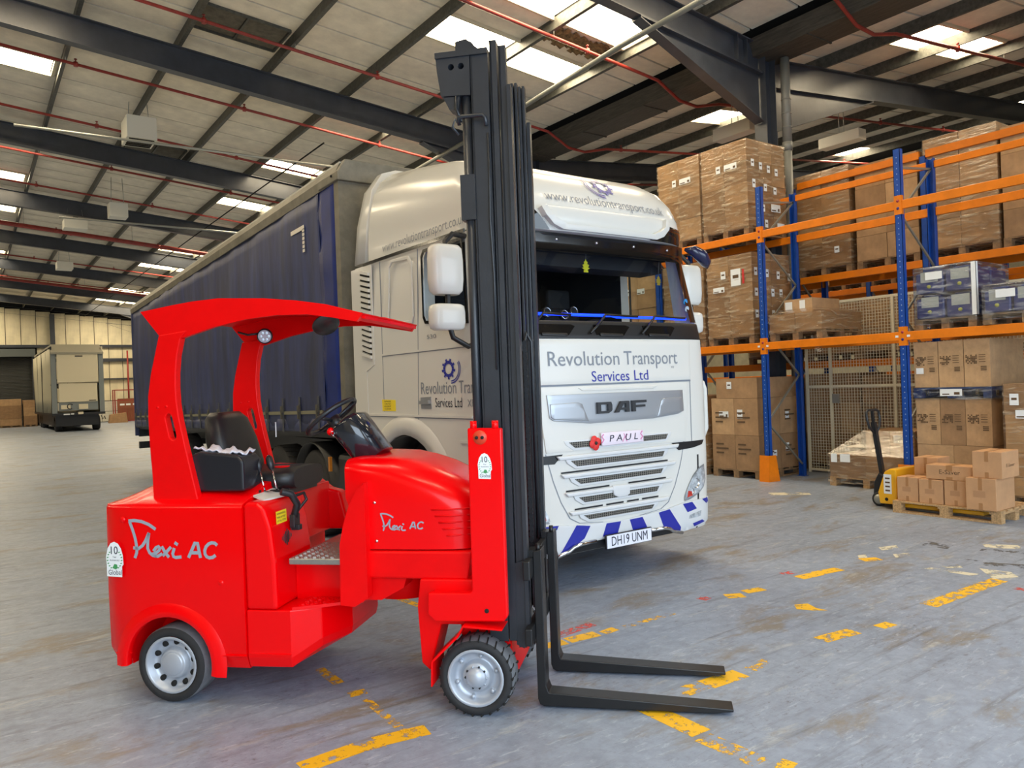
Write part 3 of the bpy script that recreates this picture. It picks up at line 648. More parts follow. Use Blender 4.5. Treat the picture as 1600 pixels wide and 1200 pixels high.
# --- overhead guard
near = [(-1.914, 2.21), (-1.733, 2.235), (-1.587, 2.252), (-1.422, 2.261), (-1.143, 2.245), (-.95, 2.222), (-.779, 2.192), (-.567, 2.133), (-.604, 2.089), (-.746, 2.118), (-.884, 2.142), (-1.07, 2.148), (-1.254, 2.135), (-1.46, 2.10), (-1.662, 2.046), (-1.80, 2.07)]
for y0 in (.06, .98): ob('guard_beam', MB().prism(near, 'y', y0, y0 + .03), M_red2, P)
rs = MB(); tl = near[:8]
for (xa, za), (xb, zb) in zip(tl[2:-1], tl[3:]):
    rs.prism([(xa, za - .012), (xb, zb - .012), (xb, zb - .03), (xa, za - .03)], 'y', .09, .98)
ob('guard_roof', rs, M_red2, P)
ob('guard_rear_plate', MB().prism([(-1.9, 2.2), (-1.587, 2.243), (-1.587, 2.225), (-1.88, 2.18)], 'y', .09, .98), M_red2, P)
ob('visor', MB().prism([(-.779, 2.185), (-.567, 2.133), (-.604, 2.095), (-.80, 2.15)], 'y', .09, .98), M_red2, P)
pp = [(-1.87, 1.12), (-1.872, 1.27), (-1.882, 1.45), (-1.886, 1.6), (-1.882, 1.727), (-1.86, 1.85), (-1.80, 2.07), (-1.62, 2.09), (-1.662, 2.046), (-1.688, 1.95), (-1.70, 1.85), (-1.703, 1.771), (-1.70, 1.68), (-1.69, 1.6), (-1.66, 1.45), (-1.585, 1.12)]
slot = lambda y: MB().prism([(-1.775, 1.60), (-1.768, 1.617), (-1.755, 1.623), (-1.742, 1.618), (-1.734, 1.60), (-1.712, 1.50), (-1.714, 1.482), (-1.726, 1.472), (-1.742, 1.475), (-1.752, 1.488)], 'y', y - .1, y + .2)
for y0 in (.055, .945):
    GP = ob('guard_post', cut(MB().prism(pp, 'y', y0, y0 + .05), slot(y0), name='guard_post'), M_red2, P, bevel=.006)
    for x_, z_ in ((-1.82, 1.66), (-1.765, 1.665)): ob('post_screw', MB().lathe([(0, -.004), (.007, -.004), (.008, .002)], (x_, y0, z_), (0, 1, 0), 8), M_red2, GP)
flat('notice', [[(0, 0), (.08, 0), (.08, .1), (0, .1)]], lambda u, v: (-1.575 + .0 * u, .96 - u * .2, 1.42 + v), M_lblw, P)
bc = MB().lathe([(0, .035), (.05, .032), (.056, .0)], (-1.74, .5, 2.25), (0, 0, 1), 20); ob('beacon', bc, mat('amber_lens', (255, 120, 20), .25, emit=.3), P)
def lamp(c, ax, r):
    t = ob('work_lamp', MB().lathe([(0, -.05), (r * .7, -.045), (r, -.01), (r, .02), (r * .85, .022)], c, ax, 24), M_blk, P)
    ob('lens', MB().lathe([(0, .016), (r * .85, .018)], c, ax, 24), mat('lamp_lens', (196, 190, 200), .15, spec=.8), t)
    for k in range(6):
        a = k * math.pi / 3; d = Vector(ax).normalized(); u_ = d.cross(Vector((0, 0, 1))).normalized(); v_ = d.cross(u_)
        ob('led', MB().lathe([(0, .02), (r * .2, .019)], Vector(c) + (u_ * math.cos(a) + v_ * math.sin(a)) * r * .5, ax, 8), M_chrome, t)
    return t
lamp((-1.58, .86, 2.10), (.35, -.85, -.2), .05)
ob('lamp_bracket', MB().tube([(-1.75, .82, 2.13), (-1.68, .82, 2.11), (-1.6, .86, 2.12)], .008, 6), M_blk, P)
mr_ = ob('mirror', MB().lathe([(0, -.02), (.07, -.012), (.085, 0), (.08, .006), (0, .01)], (-.98, .5, 2.12), (.5, -.5, -.7), 20), mat('mirror_back', (70, 72, 70), .3, metal=.5), P)
# --- mast
def rail(y0, y1, x0, x1, z0, z1, web):
    """channel: web plate plus two flanges"""
    mb = MB(); t = .016; mb.box(x0, x1, web, web + t, z0, z1); mb.box(x0, x0 + t, y0, y1, z0, z1); mb.box(x1 - t, x1, y0, y1, z0, z1); return mb
RA = [('outer_rail', .062, .16, 3.50, 0), ('middle_rail', .165, .205, 3.545, .012), ('inner_rail', .21, .25, 3.52, .03)]
for nm, x0, x1, zt_, dy in RA:
    z0 = .36 if nm != 'inner_rail' else .32
    ob(nm, rail(.115 + dy, .19, x0, x1, z0, zt_, .115 + dy), M_mast, P, bevel=.003)
    ob(nm, rail(.73, .805 - dy, x0, x1, z0, zt_, .79 - dy), M_mast, P, bevel=.003)
for y in (.15, .77):
    ob('carriage_rail', MB().box(.255, .275, y - .03, y + .03, .4, 3.3), M_mast, P)
    cyl = ob('lift_cylinder', MB().tube([(.03, y, .62), (.03, y, 3.3)], .026, 14), M_mast, P)
    ob('gland', MB().tube([(.03, y, 2.62), (.03, y, 2.82)], .038, 14).box(-.01, .07, y - .045, y + .02, 2.6, 2.84), M_mast, cyl)
for z0, z1 in ((.42, .56), (1.55, 1.63), (2.45, 2.53), (3.3, 3.42)): ob('mast_crossmember', MB().box(.07, .12, .13, .79, z0, z1), M_mast, P, bevel=.004)
ch = MB().prism([(-.123, 3.47), (-.118, 3.4), (-.10, 3.27), (.06, 3.262), (.062, 3.47)], 'y', .11, .80)
CH = ob('crosshead', cut(ch, *[MB().tube([(x_, .05, 3.42), (x_, .9, 3.42)], .017, 12) for x_ in (-.04, .015)], name='crosshead'), M_mast, P, bevel=.004)
ob('crosshead_cap', MB().box(-.125, .16, .1, .81, 3.47, 3.5), M_mast, CH)
ob('crosshead_block', MB().prism([(-.09, 3.265), (-.06, 3.2), (-.01, 3.185), (.0, 3.265)], 'y', .12, .2).prism([(-.09, 3.265), (-.06, 3.2), (-.01, 3.185), (.0, 3.265)], 'y', .7, .78), M_mast, CH)
for y in (.2, .6): ob('chain_sheave', MB().lathe([(.02, -.03), (.05, -.03), (.05, .03), (.02, .03)], (.03, y, 3.53), (0, 1, 0), 18), M_mast, CH); 
ob('sheave_guard', MB().prism([(-.02, 3.5), (-.02, 3.565), (.04, 3.575), (.1, 3.52), (.1, 3.5)], 'y', .14, .17), M_mast, CH)
ob('hose_guard', MB().tube([(.0, .09, 3.1), (.0, .07, 3.13), (.02, .07, 3.135), (.13, .07, 3.135), (.145, .075, 3.12), (.148, .08, 3.08)], .011, 8).tube([(.0, .09, 3.1), (-.02, .08, 3.13), (-.035, .08, 3.09), (-.005, .09, 3.05)], .007, 6), M_mast, P)
ob('mast_hose', MB().tube([(.15, .107, 3.05), (.15, .105, 2.8), (.145, .103, 2.6), (.155, .105, 2.3), (.152, .106, 1.8)], .006, 6).tube([(-.02, .12, 3.28), (-.02, .11, 3.2), (.01, .1, 3.12)], .008, 6), M_blk, P)
def chain(y, x, z0, z1):
    mb = MB(); z = z0
    while z < z1: mb.box(x - .012, x + .012, y - .009, y + .009, z, z + .026); mb.box(x - .007, x + .007, y - .012, y + .012, z + .024, z + .034); z += .034
    o = ob('lift_chain', mb, M_blk, P); o['kind'] = 'stuff'
chain(.3, .215, .75, 1.95); chain(.62, .215, .75, 1.95)
ob('chain_hose_loop', MB().tube([(.2, .66, .8), (.2, .66, 1.9), (.22, .66, 2.02), (.245, .68, 1.97), (.25, .68, .8)], .012, 8), M_blk, P)
# --- carriage and forks
cg = MB().box(.262, .30, .04, .86, .70, .80).box(.262, .30, .04, .86, .36, .45)
CG = ob('carriage', cg, M_fork, P, bevel=.006)
for y in (.13, .73):
    ob('carriage_side', MB().prism([(.205, .77), (.262, .79), (.262, .34), (.24, .32), (.2, .34), (.195, .6), (.205, .64)], 'y', y, y + .04), M_mast, CG)
    ob('carriage_gusset', MB().prism([(.30, .72), (.30, .5), (.325, .62)], 'y', y + .2, y + .23), M_fork, CG)
for y in (.2, .7):
    fk = MB().prism([(.30, .83), (.345, .84), (.347, .12), (.36, .083), (1.25, .038), (1.3, .036), (1.3, .022), (1.2, .012), (.33, .012), (.31, .022), (.30, .05)], 'y', y - .055, y + .055)
    FK = ob('fork', fk, M_fork, P, bevel=.004)
    ob('fork_hook', MB().box(.27, .31, y - .05, y + .05, .80, .835), M_fork, FK)
    ob('fork_pin', MB().tube([(.325, y - .03, .82), (.325, y - .03, .87)], .012, 8), M_fork, FK)
# --- lettering
sidep = lambda u, v: (u, -.0055, v)
FX = [[(-1.989, 1.024), (-1.952, 1.027), (-1.906, 1.021), (-1.861, 1.004), (-1.819, .977)], [(-1.982, 1.02), (-1.964, .974), (-1.95, .927), (-1.942, .88), (-1.943, .845), (-1.956, .814)],
      [(-1.964, .873), (-1.932, .867), (-1.905, .885), (-1.885, .912), (-1.861, .957)], [(-1.861, .957), (-1.87, .916), (-1.873, .869), (-1.862, .845), (-1.842, .83), (-1.816, .827)],
      [(-1.837, .854), (-1.82, .874), (-1.803, .881), (-1.794, .872), (-1.803, .857), (-1.82, .845), (-1.84, .84), (-1.833, .828), (-1.812, .825), (-1.782, .84)],
      [(-1.784, .881), (-1.763, .846), (-1.741, .82)], [(-1.726, .878), (-1.756, .849), (-1.78, .828)], [(-1.706, .872), (-1.717, .84), (-1.713, .825), (-1.699, .819), (-1.663, .823)], [(-1.703, .903), (-1.683, .89)]]
strokes('logo_script', FX, .018, sidep, M_logo, RB)
def ac(place, par, k):
    strokes('logo_letter', [[(.008 * k, 0), (.052 * k, .085 * k), (.066 * k, .085 * k), (.082 * k, 0)], [(.028 * k, .028 * k), (.076 * k, .028 * k)]], .0185 * k, place, M_logo, par)
    strokes('logo_letter', [[(.150 * k + .04 * k * math.cos(a) + .018 * k * math.sin(a) * .5, .0425 * k + .0425 * k * math.sin(a)) for a in [math.radians(40 + 28 * q) for q in range(11)]]], .0185 * k, place, M_logo, par)
ac(lambda u, v: sidep(-1.628 + u, .818 + v), RB, 1.)
hp_ = lambda u, v: (-.529 + (u + 1.989) * .44, .1085, 1.039 + (v - 1.024) * .44)
strokes('logo_script', FX, .018, hp_, M_logo, HD)
ac(lambda u, v: (-.366 + u, .1085, .957 + v), HD, .44)
def badge(par, cx_, cz_, s, yf, full):
    k = lambda u, v: (cx_ + u * s, yf, cz_ + v * s)
    b = flat('anniversary_badge', [[(-.5, -.95), (.42, -1.0), (.44, -.42), (.53, -.3), (.5, .2), (.4, .55), (.22, .82), (0, .92), (-.22, .84), (-.42, .55), (-.53, .1), (-.5, -.35)]], k, M_lblw, par)
    k2 = lambda u, v: (cx_ + u * s, yf - .0012, cz_ + v * s)
    lv = []
    for sd in (-1, 1):
        for q in range(7):
            a = math.radians(-60 + 18 * q) ; u0_, v0_ = sd * .43 * math.cos(a), -.05 + .52 * math.sin(a)
            lv.append([(u0_ - .07, v0_), (u0_, v0_ + .05), (u0_ + .07, v0_ + .03), (u0_, v0_ - .03)])
    flat('laurel', lv + [[(-.15, -.5), (-.02, -.28), (.14, -.32), (.18, -.5), (.05, -.58)]], k2, M_green, b)
    for s_, h_, v_, w_ in (('10', .42, .25, .42), ('Year', .1, .05, .24), ('Anniversary', .1, -.12, .6), ('Global', .26, -.86, .8)):
        lettering('badge_print', s_, h_, lambda u, v, v_=v_, w_=w_: k2(u - w_ / 2, v + v_), M_ink, b, width=w_)
badge(FT, -2.085, .81, .105, -.0185 + .012, True)
badge(FT, .093, 1.305, .07, -.0062, True)
# ================================================================== white tractor unit
XC, Y0 = 4.56, 4.87
M_wht = mat('white_cab_paint', (214, 213, 208), .22, coat=.1, spec=.35)
M_wht2 = mat('white_bumper_paint', (208, 210, 212), .3, coat=.05, spec=.3)
M_trim = mat('black_trim', (24, 25, 28), .4)
M_glb = mat('gloss_black_trim', (14, 14, 16), .12, coat=.5)
M_dark = mat('dark_cab_interior', (38, 38, 40), .8)
M_navy = mat('navy_vinyl', (32, 40, 150), .35)
M_gtext = mat('grey_vinyl_text', (126, 132, 142), .5)
M_silver = mat('silver_badge_plate', (168, 172, 178), .3, metal=.55)
M_lens = mat('clear_lamp_lens', (196, 204, 214), .08, metal=.35, noise=.35, nscale=14)
M_redl = mat('red_lamp_lens', (190, 60, 50), .2)
def glass_mat(name, tint, k=.5):
    m = bpy.data.materials.new(name); m.use_nodes = True; nt = m.node_tree; nt.nodes.remove(nt.nodes['Principled BSDF'])
    out = nt.nodes['Material Output']; tr = nt.nodes.new('ShaderNodeBsdfTransparent'); tr.inputs[0].default_value = lin(tint)
    gl = nt.nodes.new('ShaderNodeBsdfGlossy'); gl.inputs['Roughness'].default_value = .03; lw = nt.nodes.new('ShaderNodeLayerWeight'); pw = nt.nodes.new('ShaderNodeMath'); pw.operation = 'POWER'; pw.inputs[1].default_value = 4.; nt.links.new(lw.outputs['Facing'], pw.inputs[0])
    fr = nt.nodes.new('ShaderNodeMapRange'); fr.inputs[3].default_value = .045; fr.inputs[4].default_value = .8; nt.links.new(pw.outputs[0], fr.inputs[0])
    mx = nt.nodes.new('ShaderNodeMixShader'); nt.links.new(fr.outputs[0], mx.inputs[0]); nt.links.new(tr.outputs[0], mx.inputs[1]); nt.links.new(gl.outputs[0], mx.inputs[2]); nt.links.new(mx.outputs[0], out.inputs[0])
    return m
M_glass = glass_mat('tinted_cab_glass', (226, 232, 232)); M_glass2 = glass_mat('tinted_side_glass', (222, 228, 228))
def comb_mat():
    m = bpy.data.materials.new('honeycomb_mesh'); m.use_nodes = True; nt = m.node_tree; b = nt.nodes['Principled BSDF']
    tc = nt.nodes.new('ShaderNodeTexCoord'); mp = nt.nodes.new('ShaderNodeMapping'); mp.inputs['Scale'].default_value = (1, 0, 1.5)
    v = nt.nodes.new('ShaderNodeTexVoronoi'); v.feature = 'DISTANCE_TO_EDGE'; v.inputs['Scale'].default_value = 42; v.inputs['Randomness'].default_value = .0
    r = nt.nodes.new('ShaderNodeValToRGB'); r.color_ramp.elements[0].position = .1; r.color_ramp.elements[0].color = lin((120, 116, 108)); r.color_ramp.elements[1].position = .16; r.color_ramp.elements[1].color = lin((14, 14, 14))
    nt.links.new(tc.outputs['Object'], mp.inputs[0]); nt.links.new(mp.outputs[0], v.inputs['Vector']); nt.links.new(v.outputs['Distance'], r.inputs[0]); nt.links.new(r.outputs[0], b.inputs['Base Color']); b.inputs['Roughness'].default_value = .5
    return m
M_comb = comb_mat()
TR = thing('lorry_tractor', 'white lorry cab with chevron bumper parked behind the forklift mast', 'lorry', (XC, Y0, 0))
P = TR
def lerp(t, x):
    if x <= t[0][0]: return t[0][1]
    for (a, b), (c, d) in zip(t, t[1:]):
        if x <= c: return b + (d - b) * (x - a) / (c - a)
    return t[-1][1]
YF = [(.25, .06), (.36, .015), (.6, 0), (1.0, -.01), (1.7, 0), (2.06, .015), (2.25, .06), (2.86, .2), (3.0, .2)]
RYF = [(2.98, .12), (3.1, .10), (3.22, .12), (3.35, .18), (3.48, .29), (3.58, .45), (3.65, .68), (3.69, .98)]
RHW = [(2.98, 1.215), (3.1, 1.215), (3.22, 1.205), (3.35, 1.18), (3.48, 1.13), (3.58, 1.05), (3.65, .92), (3.69, .72)]
def F(u, z, hw=1.25, D=.32, p=5.):
    k = min(1, abs(u) / hw); return lerp(YF, z) + D * (1 - (1 - k ** p) ** (1 / p))
def RF(u, z):
    k = min(1, abs(u) / lerp(RHW, z)); return lerp(RYF, z) + .42 * (1 - (1 - k ** 3.2) ** (1 / 3.2))
def ring(z, yf, hw, D, p, yr, zrear=None):
    pts = []; n = 64
    for i in range(n + 1):
        t = math.pi * i / n; c, s = math.cos(t), math.sin(t)
        x = -hw * math.copysign(abs(c) ** (2 / p), c); y = yf + D * (1 - s ** (2 / p)); pts.append((x, y))
    pts += [(hw, yf + D + (yr - yf - D) * .5), (hw, yr - .05), (hw - .05, yr), (0, yr), (-hw + .05, yr), (-hw, yr - .05), (-hw, yf + D + (yr - yf - D) * .5)]
    if zrear is None: return [(x, y, z) for x, y in pts]
    return [(x, y, z + (zrear - z) * (max(0, (y - yf) / (yr - yf)) ** .75)) for x, y in pts]
def hwz(z): return 1.25 if z < 2.3 else 1.25 - .03 * (z - 2.3) / .7
sh = MB(); loft(sh, [ring(z, lerp(YF, z), hwz(z), .32, 5., 2.62) for z in (.31, .36, .5, .7, 1.0, 1.4, 1.7, 2.0, 2.06, 2.15, 2.25, 2.45, 2.65, 2.86, 2.97)])
arcpts = [(1.5 + .80 * math.cos(t), .5 + .80 * math.sin(t)) for t in [math.pi * k / 20 for k in range(21)]]
cutters = [MB().prism(arcpts + [(.70, -.2), (2.30, -.2)], 'x', -2, 2), MB().box(-2, 2, 2.2, 3, 0, 1.19),
           MB().box(-1.13, 1.13, .42, 2.5, 1.3, 2.93),
           MB().prism([(-1.14, 2.22), (1.14, 2.22), (1.09, 2.87), (-1.09, 2.87)], 'y', -.4, .6),
           MB().prism([(.36, 2.22), (1.07, 2.28), (1.10, 2.34), (1.10, 2.86), (1.05, 2.92), (.42, 2.92)], 'x', -2, 2),
           MB().box(-1.0, 1.0, .35, 2.4, .2, 1.2)]
me = cut(sh, *cutters, name='cab_shell'); me.materials.clear(); me.materials.append(M_wht); me.materials.append(M_dark)
for pl in me.polygons:
    c = pl.center
    if abs(abs(c.x) - 1.13) < .004 or abs(c.y - .42) < .004 or abs(c.y - 2.5) < .004 or abs(c.z - 1.3) < .004 or abs(c.z - 2.93) < .004 or c.z < 1.2 and (abs(abs(c.x) - 1.0) < .01 or abs(c.z - 1.2) < .01): pl.material_index = 1
CAB = ob('cab_shell', me, None, P); autosmooth(CAB, .5)
# roof fairing
rf_ = MB(); loft(rf_, [ring(z, lerp(RYF, z), lerp(RHW, z), .42, 3.2, 2.30, zr_) for z, zr_ in ((2.985, 2.985), (3.1, 3.12), (3.22, 3.28), (3.35, 3.48), (3.48, 3.68), (3.58, 3.82), (3.65, 3.92), (3.69, 3.96))])
RFo = ob('roof_fairing', rf_, M_wht, P); autosmooth(RFo, .7)
rd = MB(); loft(rd, [ring(z, 2.31, h, .02, 8., y2) for z, h, y2 in ((3.0, 1.225, 2.62), (3.4, 1.19, 2.6), (3.75, 1.12, 2.55), (3.93, 1.0, 2.48), (3.98, .85, 2.42))])
ob('roof_deflector', rd, M_wht, P)
def fmap(off, S=F): return lambda u, z: (u, S(u, z) - off, z)
def fpoly(name, poly, off, m, par=None, S=F, thick=0., step=.05):
    bm = bmesh.new(); vs = [bm.verts.new((u, 0, z)) for u, z in poly]; bm.faces.new(vs)
    us = [p[0] for p in poly]; zs = [p[1] for p in poly]
    for lo, hi, ax in ((min(us), max(us), 0), (min(zs), max(zs), 2)):
        n = int((hi - lo) / step)
        for i in range(1, n + 1):
            co = [0, 0, 0]; co[ax] = lo + (hi - lo) * i / (n + 1); no = [0, 0, 0]; no[ax] = 1
            bmesh.ops.bisect_plane(bm, geom=bm.verts[:] + bm.edges[:] + bm.faces[:], plane_co=co, plane_no=no)
    for v in bm.verts: v.co.y = S(v.co.x, v.co.z) - off
    bmesh.ops.recalc_face_normals(bm, faces=bm.faces)
    if sum(f.normal.y for f in bm.faces) > 0: bmesh.ops.reverse_faces(bm, faces=bm.faces)
    me = bpy.data.meshes.new(name); bm.to_mesh(me); bm.free(); me.polygons.foreach_set('use_smooth', [True] * len(me.polygons))
    o = ob(name, me, m, par or P)
    if thick:
        md = o.modifiers.new('thickness', 'SOLIDIFY'); md.thickness = thick; md.offset = -1
        md = o.modifiers.new('bevel', 'BEVEL'); md.width = min(.008, thick * .3); md.segments = 2; md.limit_method = 'ANGLE'; md.angle_limit = .9
    return o
def sym(poly): return [(-u, z) for u, z in poly]
# windscreen, black surround
WS = fpoly('windscreen', [(-1.13, 2.25), (1.13, 2.25), (1.10, 2.55), (1.07, 2.86), (-1.07, 2.86), (-1.10, 2.55)], -.012, M_glass, step=.08)
for sg in (1, -1): fpoly('windscreen_border', [(sg * 1.045, 2.24), (sg * 1.16, 2.24), (sg * 1.12, 2.86), (sg * 1.01, 2.86)], .003, M_glb, step=.03)
fpoly('header_band', [(-1.17, 2.82), (1.17, 2.82), (1.175, 2.98), (-1.175, 2.98)], .004, M_glb, step=.05)
for sg in (1, -1):
    pl = [(.58, 2.985), (1.16, 2.985), (1.17, 3.06), (1.12, 3.13), (.74, 3.145), (.66, 3.07)]
    fpoly('roof_corner_panel', pl if sg > 0 else sym(pl), .014, M_glb, S=RF, step=.04)
    pl = [(1.02, 3.24), (1.13, 3.2), (1.14, 3.34), (1.09, 3.48), (1.05, 3.46)]
    fpoly('roof_lamp', pl if sg > 0 else sym(pl), .006, M_lens, S=RF, step=.03)
fpoly('wiper_band', [(-1.21, 2.075), (1.21, 2.075), (1.215, 2.23), (-1.215, 2.23)], .006, M_trim, thick=.02)
for u in (-.62, -.0, .58):
    pl = [(u - .2, 2.11), (u + .12, 2.105), (u + .2, 2.18), (u + .16, 2.195), (u - .22, 2.195)]
    fpoly('grab_recess', pl, .009, M_glb)
    fpoly('grab_bar', [(u - .16, 2.10), (u + .1, 2.095), (u + .1, 2.12), (u - .16, 2.125)], .02, M_trim, thick=.012)
for u0_, u1_ in ((-.95, -.45), (-.28, .32), (.32, .95)):
    wp = [(u0_, F(u0_, 2.12) - .03, 2.12), ((u0_ + u0_ + .22) / 2, F(u0_ + .1, 2.2) - .035, 2.2), (u0_ + .22, F(u0_ + .22, 2.285) - .02, 2.285), (u1_, F(u1_, 2.275) - .02, 2.275)]
    ob('wiper', MB().tube(wp, .011, 6), M_trim, P)
for i in range(5):
    u = -.9 + .45 * i; ob('marker_stud', MB().lathe([(0, -.01), (.012, -.008), (.014, 0)], (u, F(u, 2.93) - .004, 2.93), (0, 1, 0), 10), M_chrome, P)
# front panel
FP = fpoly('front_panel', [(-.885, 1.70), (.93, 1.70), (.955, 2.06), (-.905, 2.06)], .012, M_wht, thick=.012)
for t_, u_, w_ in (('Revolution', -.745, .775), ('Transport', .085, .67)): lettering('sign_text', t_, .118, lambda u, v, u_=u_: fmap(.0155)(u_ + u, 1.852 + v), M_gtext, FP, width=w_)
for t_, u_, w_ in (('Services', -.295, .43), ('Ltd', .195, .17)): lettering('sign_text', t_, .088, lambda u, v, u_=u_: fmap(.0155)(u_ + u, 1.715 + v), M_navy, FP, width=w_)
lettering('sign_text', 'XF', .02, lambda u, v: fmap(.0155)(.66 + u, 1.81 + v), M_gtext, FP, width=.045)
fpoly('panel_gap', [(-.895, 1.685), (.94, 1.685), (.94, 1.70), (-.895, 1.70)], .003, M_gtext)
for sg in (-1, 1): fpoly('panel_gap', [(sg * .915 - .005, 1.13), (sg * .915 + .005, 1.13), (sg * .94 + .006, 2.06), (sg * .94 - .006, 2.06)], .002, M_gtext)
LP_ = fpoly('lower_panel', [(-.80, 1.155), (.82, 1.14), (.90, 1.68), (-.865, 1.68)], .010, M_wht, thick=.01)
fpoly('hatch_handle', [(-.16, 1.64), (.11, 1.64), (.09, 1.66), (-.15, 1.66)], .014, M_trim)
fpoly('hatch_ledge', [(-.45, 1.668), (.48, 1.662), (.42, 1.635), (-.40, 1.64)], .018, M_wht, thick=.012)
BG = fpoly('badge_plate', [(-.78, 1.62), (.795, 1.61), (.80, 1.42), (.72, 1.395), (.40, 1.372), (-.34, 1.37), (-.72, 1.41), (-.76, 1.435)], .022, M_silver, thick=.015)
fpoly('badge_wing', [(-.755, 1.545), (-.47, 1.55), (-.425, 1.535), (-.36, 1.39), (-.72, 1.422), (-.752, 1.44)], .03, M_silver, thick=.012)
fpoly('badge_wing', [(.775, 1.545), (.54, 1.545), (.50, 1.53), (.44, 1.385), (.72, 1.412), (.775, 1.43)], .03, M_silver, thick=.012)
def daf(u0_, w_, z0_, h_):
    L_ = {'D': [[(0, 0), (.22, 0), (.22, 1), (0, 1)], [(.22, .78), (.72, .78), (.95, 1), (.22, 1)], [(.22, 0), (.72, 0), (.72, .22), (.22, .22)], [(.72, 0), (.95, .18), (1, .3), (1, .72), (.95, .95), (.78, 1), (.72, .78)]],
          'A': [[(0, 0), (.24, 0), (.62, .78), (.42, 1)], [(.42, 1), (.62, .78), (.76, .78), (.95, 1)], [(.76, 0), (1.0, 0), (1.0, .95), (.95, 1), (.76, .78)], [(.36, .22), (.76, .22), (.76, .42), (.44, .42)]],
          'F': [[(0, 0), (.24, 0), (.24, 1), (0, 1)], [(.24, .78), (1.05, .78), (1.05, 1), (.24, 1)], [(.24, .38), (.95, .38), (.95, .58), (.24, .58)]]}
    for q, ch_ in enumerate('DAF'):
        mb = MB(); x0 = u0_ + q * w_ * .355
        for pl in L_[ch_]:
            mb.add([fmap(.045)(x0 + a * w_ * .29, z0_ + b * h_) for a, b in pl] + [fmap(.022)(x0 + a * w_ * .29, z0_ + b * h_) for a, b in pl],
                   [tuple(range(len(pl)))] + [(i, (i + 1) % len(pl), len(pl) + (i + 1) % len(pl), len(pl) + i) for i in range(len(pl))])
        ob('badge_letter', mb, mat('badge_letter_black', (40, 42, 46), .35), P)
daf(-.27, .56, 1.445, .095)
# grille
slits = [(1.228, 1.178, -.576, .578), (1.078, 1.028, -.565, .525), (.925, .88, -.53, .50), (.772, .725, -.49, .445), (.618, .577, -.44, .38)]
for zt_, zb_, a, b in slits:
    fpoly('grille_frame', [(a - .05, zt_ + .016), (b + .05, zt_ + .012), (b + .04, zt_ - .02), (b - .03, zb_ - .02), (a + .05, zb_ - .02), (a - .03, zt_ - .02)], .014, M_wht2, thick=.012)
    fpoly('grille_mesh', [(a, zt_), (b, zt_ - .005), (b - .03, zb_), (a + .065, zb_)], .0165, M_comb)
for z, segs in ((.985, [(-.66, .57)]), (.832, [(-.612, -.14), (.08, .543)]), (.675, [(-.525, -.22), (-.18, .02), (.06, .2), (.24, .443)]), (1.283, [(-.52, -.42), (-.33, -.24), (.3, .42), (.46, .5)])):
    for a, b in segs: fpoly('shut_line', [(a, z + .007), (b, z + .007), (b, z - .007), (a, z - .007)], .0055, M_trim)
for z in (1.135, .985, .832, .675):
    fpoly('grille_bar', [(-.70 + (1.1 - z) * .25, z - .012), (.70 - (1.1 - z) * .3, z - .012), (.68 - (1.1 - z) * .3, z - .045), (-.67 + (1.1 - z) * .25, z - .045)], .03, M_wht2, thick=.028)
fpoly('camera_cover', [(-.125, .83), (.075, .825), (.075, .745), (.04, .725), (-.06, .725), (-.11, .75)], .032, M_wht2, thick=.02)
for sg in (-1, 1):
    ln = [(.80, 1.15), (.775, 1.06), (.735, .93), (.66, .75), (.57, .61), (.47, .558), (.21, .535)]
    q = ln + [(u - .012, z - .004) for u, z in ln[::-1]]
    for (a, b), (c, d) in zip(ln, ln[1:]):
        pl = [(sg * a, b), (sg * c, d), (sg * (c + .008), d - .004), (sg * (a + .008), b - .004)]
        fpoly('shut_line', pl, .002, M_gtext)
NPS = lambda u, z: F(0, 1.2)
NP = fpoly('name_plate', [(-.24, 1.285), (.25, 1.28), (.25, 1.178), (-.235, 1.175)], .035, mat('name_plate_white', (226, 214, 226), .4), thick=.01, S=NPS)
lettering('plate_text', 'P A U L', .055, lambda u, v: fmap(.0375, NPS)(-.15 + u, 1.205 + v), M_ink, NP, width=.33, shear=.15)
M_pk = mat('pink_print', (208, 120, 168), .5)
for u in (-.225, .225): strokes('plate_emblem', [[(u - .012, 1.20), (u + .012, 1.225), (u - .012, 1.25), (u + .01, 1.272)]], .012, fmap(.0375, NPS), M_pk, NP)
strokes('plate_emblem', [[(0, 1.195), (.03, 1.24), (.015, 1.265)], [(.05, 1.195), (.03, 1.235), (.06, 1.255)]], .008, fmap(.0368, NPS), M_pk, NP)
pop = MB()
for a in (.3, 1.9, 3.4, 4.9):
    cx_, cz_ = -.305 + .028 * math.cos(a), 1.205 + .028 * math.sin(a)
    pop.lathe([(0, -.012), (.03, -.008), (.036, 0)], (cx_, F(cx_, cz_) - .03, cz_), (0, 1, 0), 14)
PO = ob('poppy', pop, mat('poppy_red', (216, 50, 48), .6), P); ob('poppy_eye', MB().lathe([(0, -.008), (.014, -.004), (.015, 0)], (-.305, F(-.3, 1.2) - .042, 1.205), (0, 1, 0), 12), M_trim, PO)
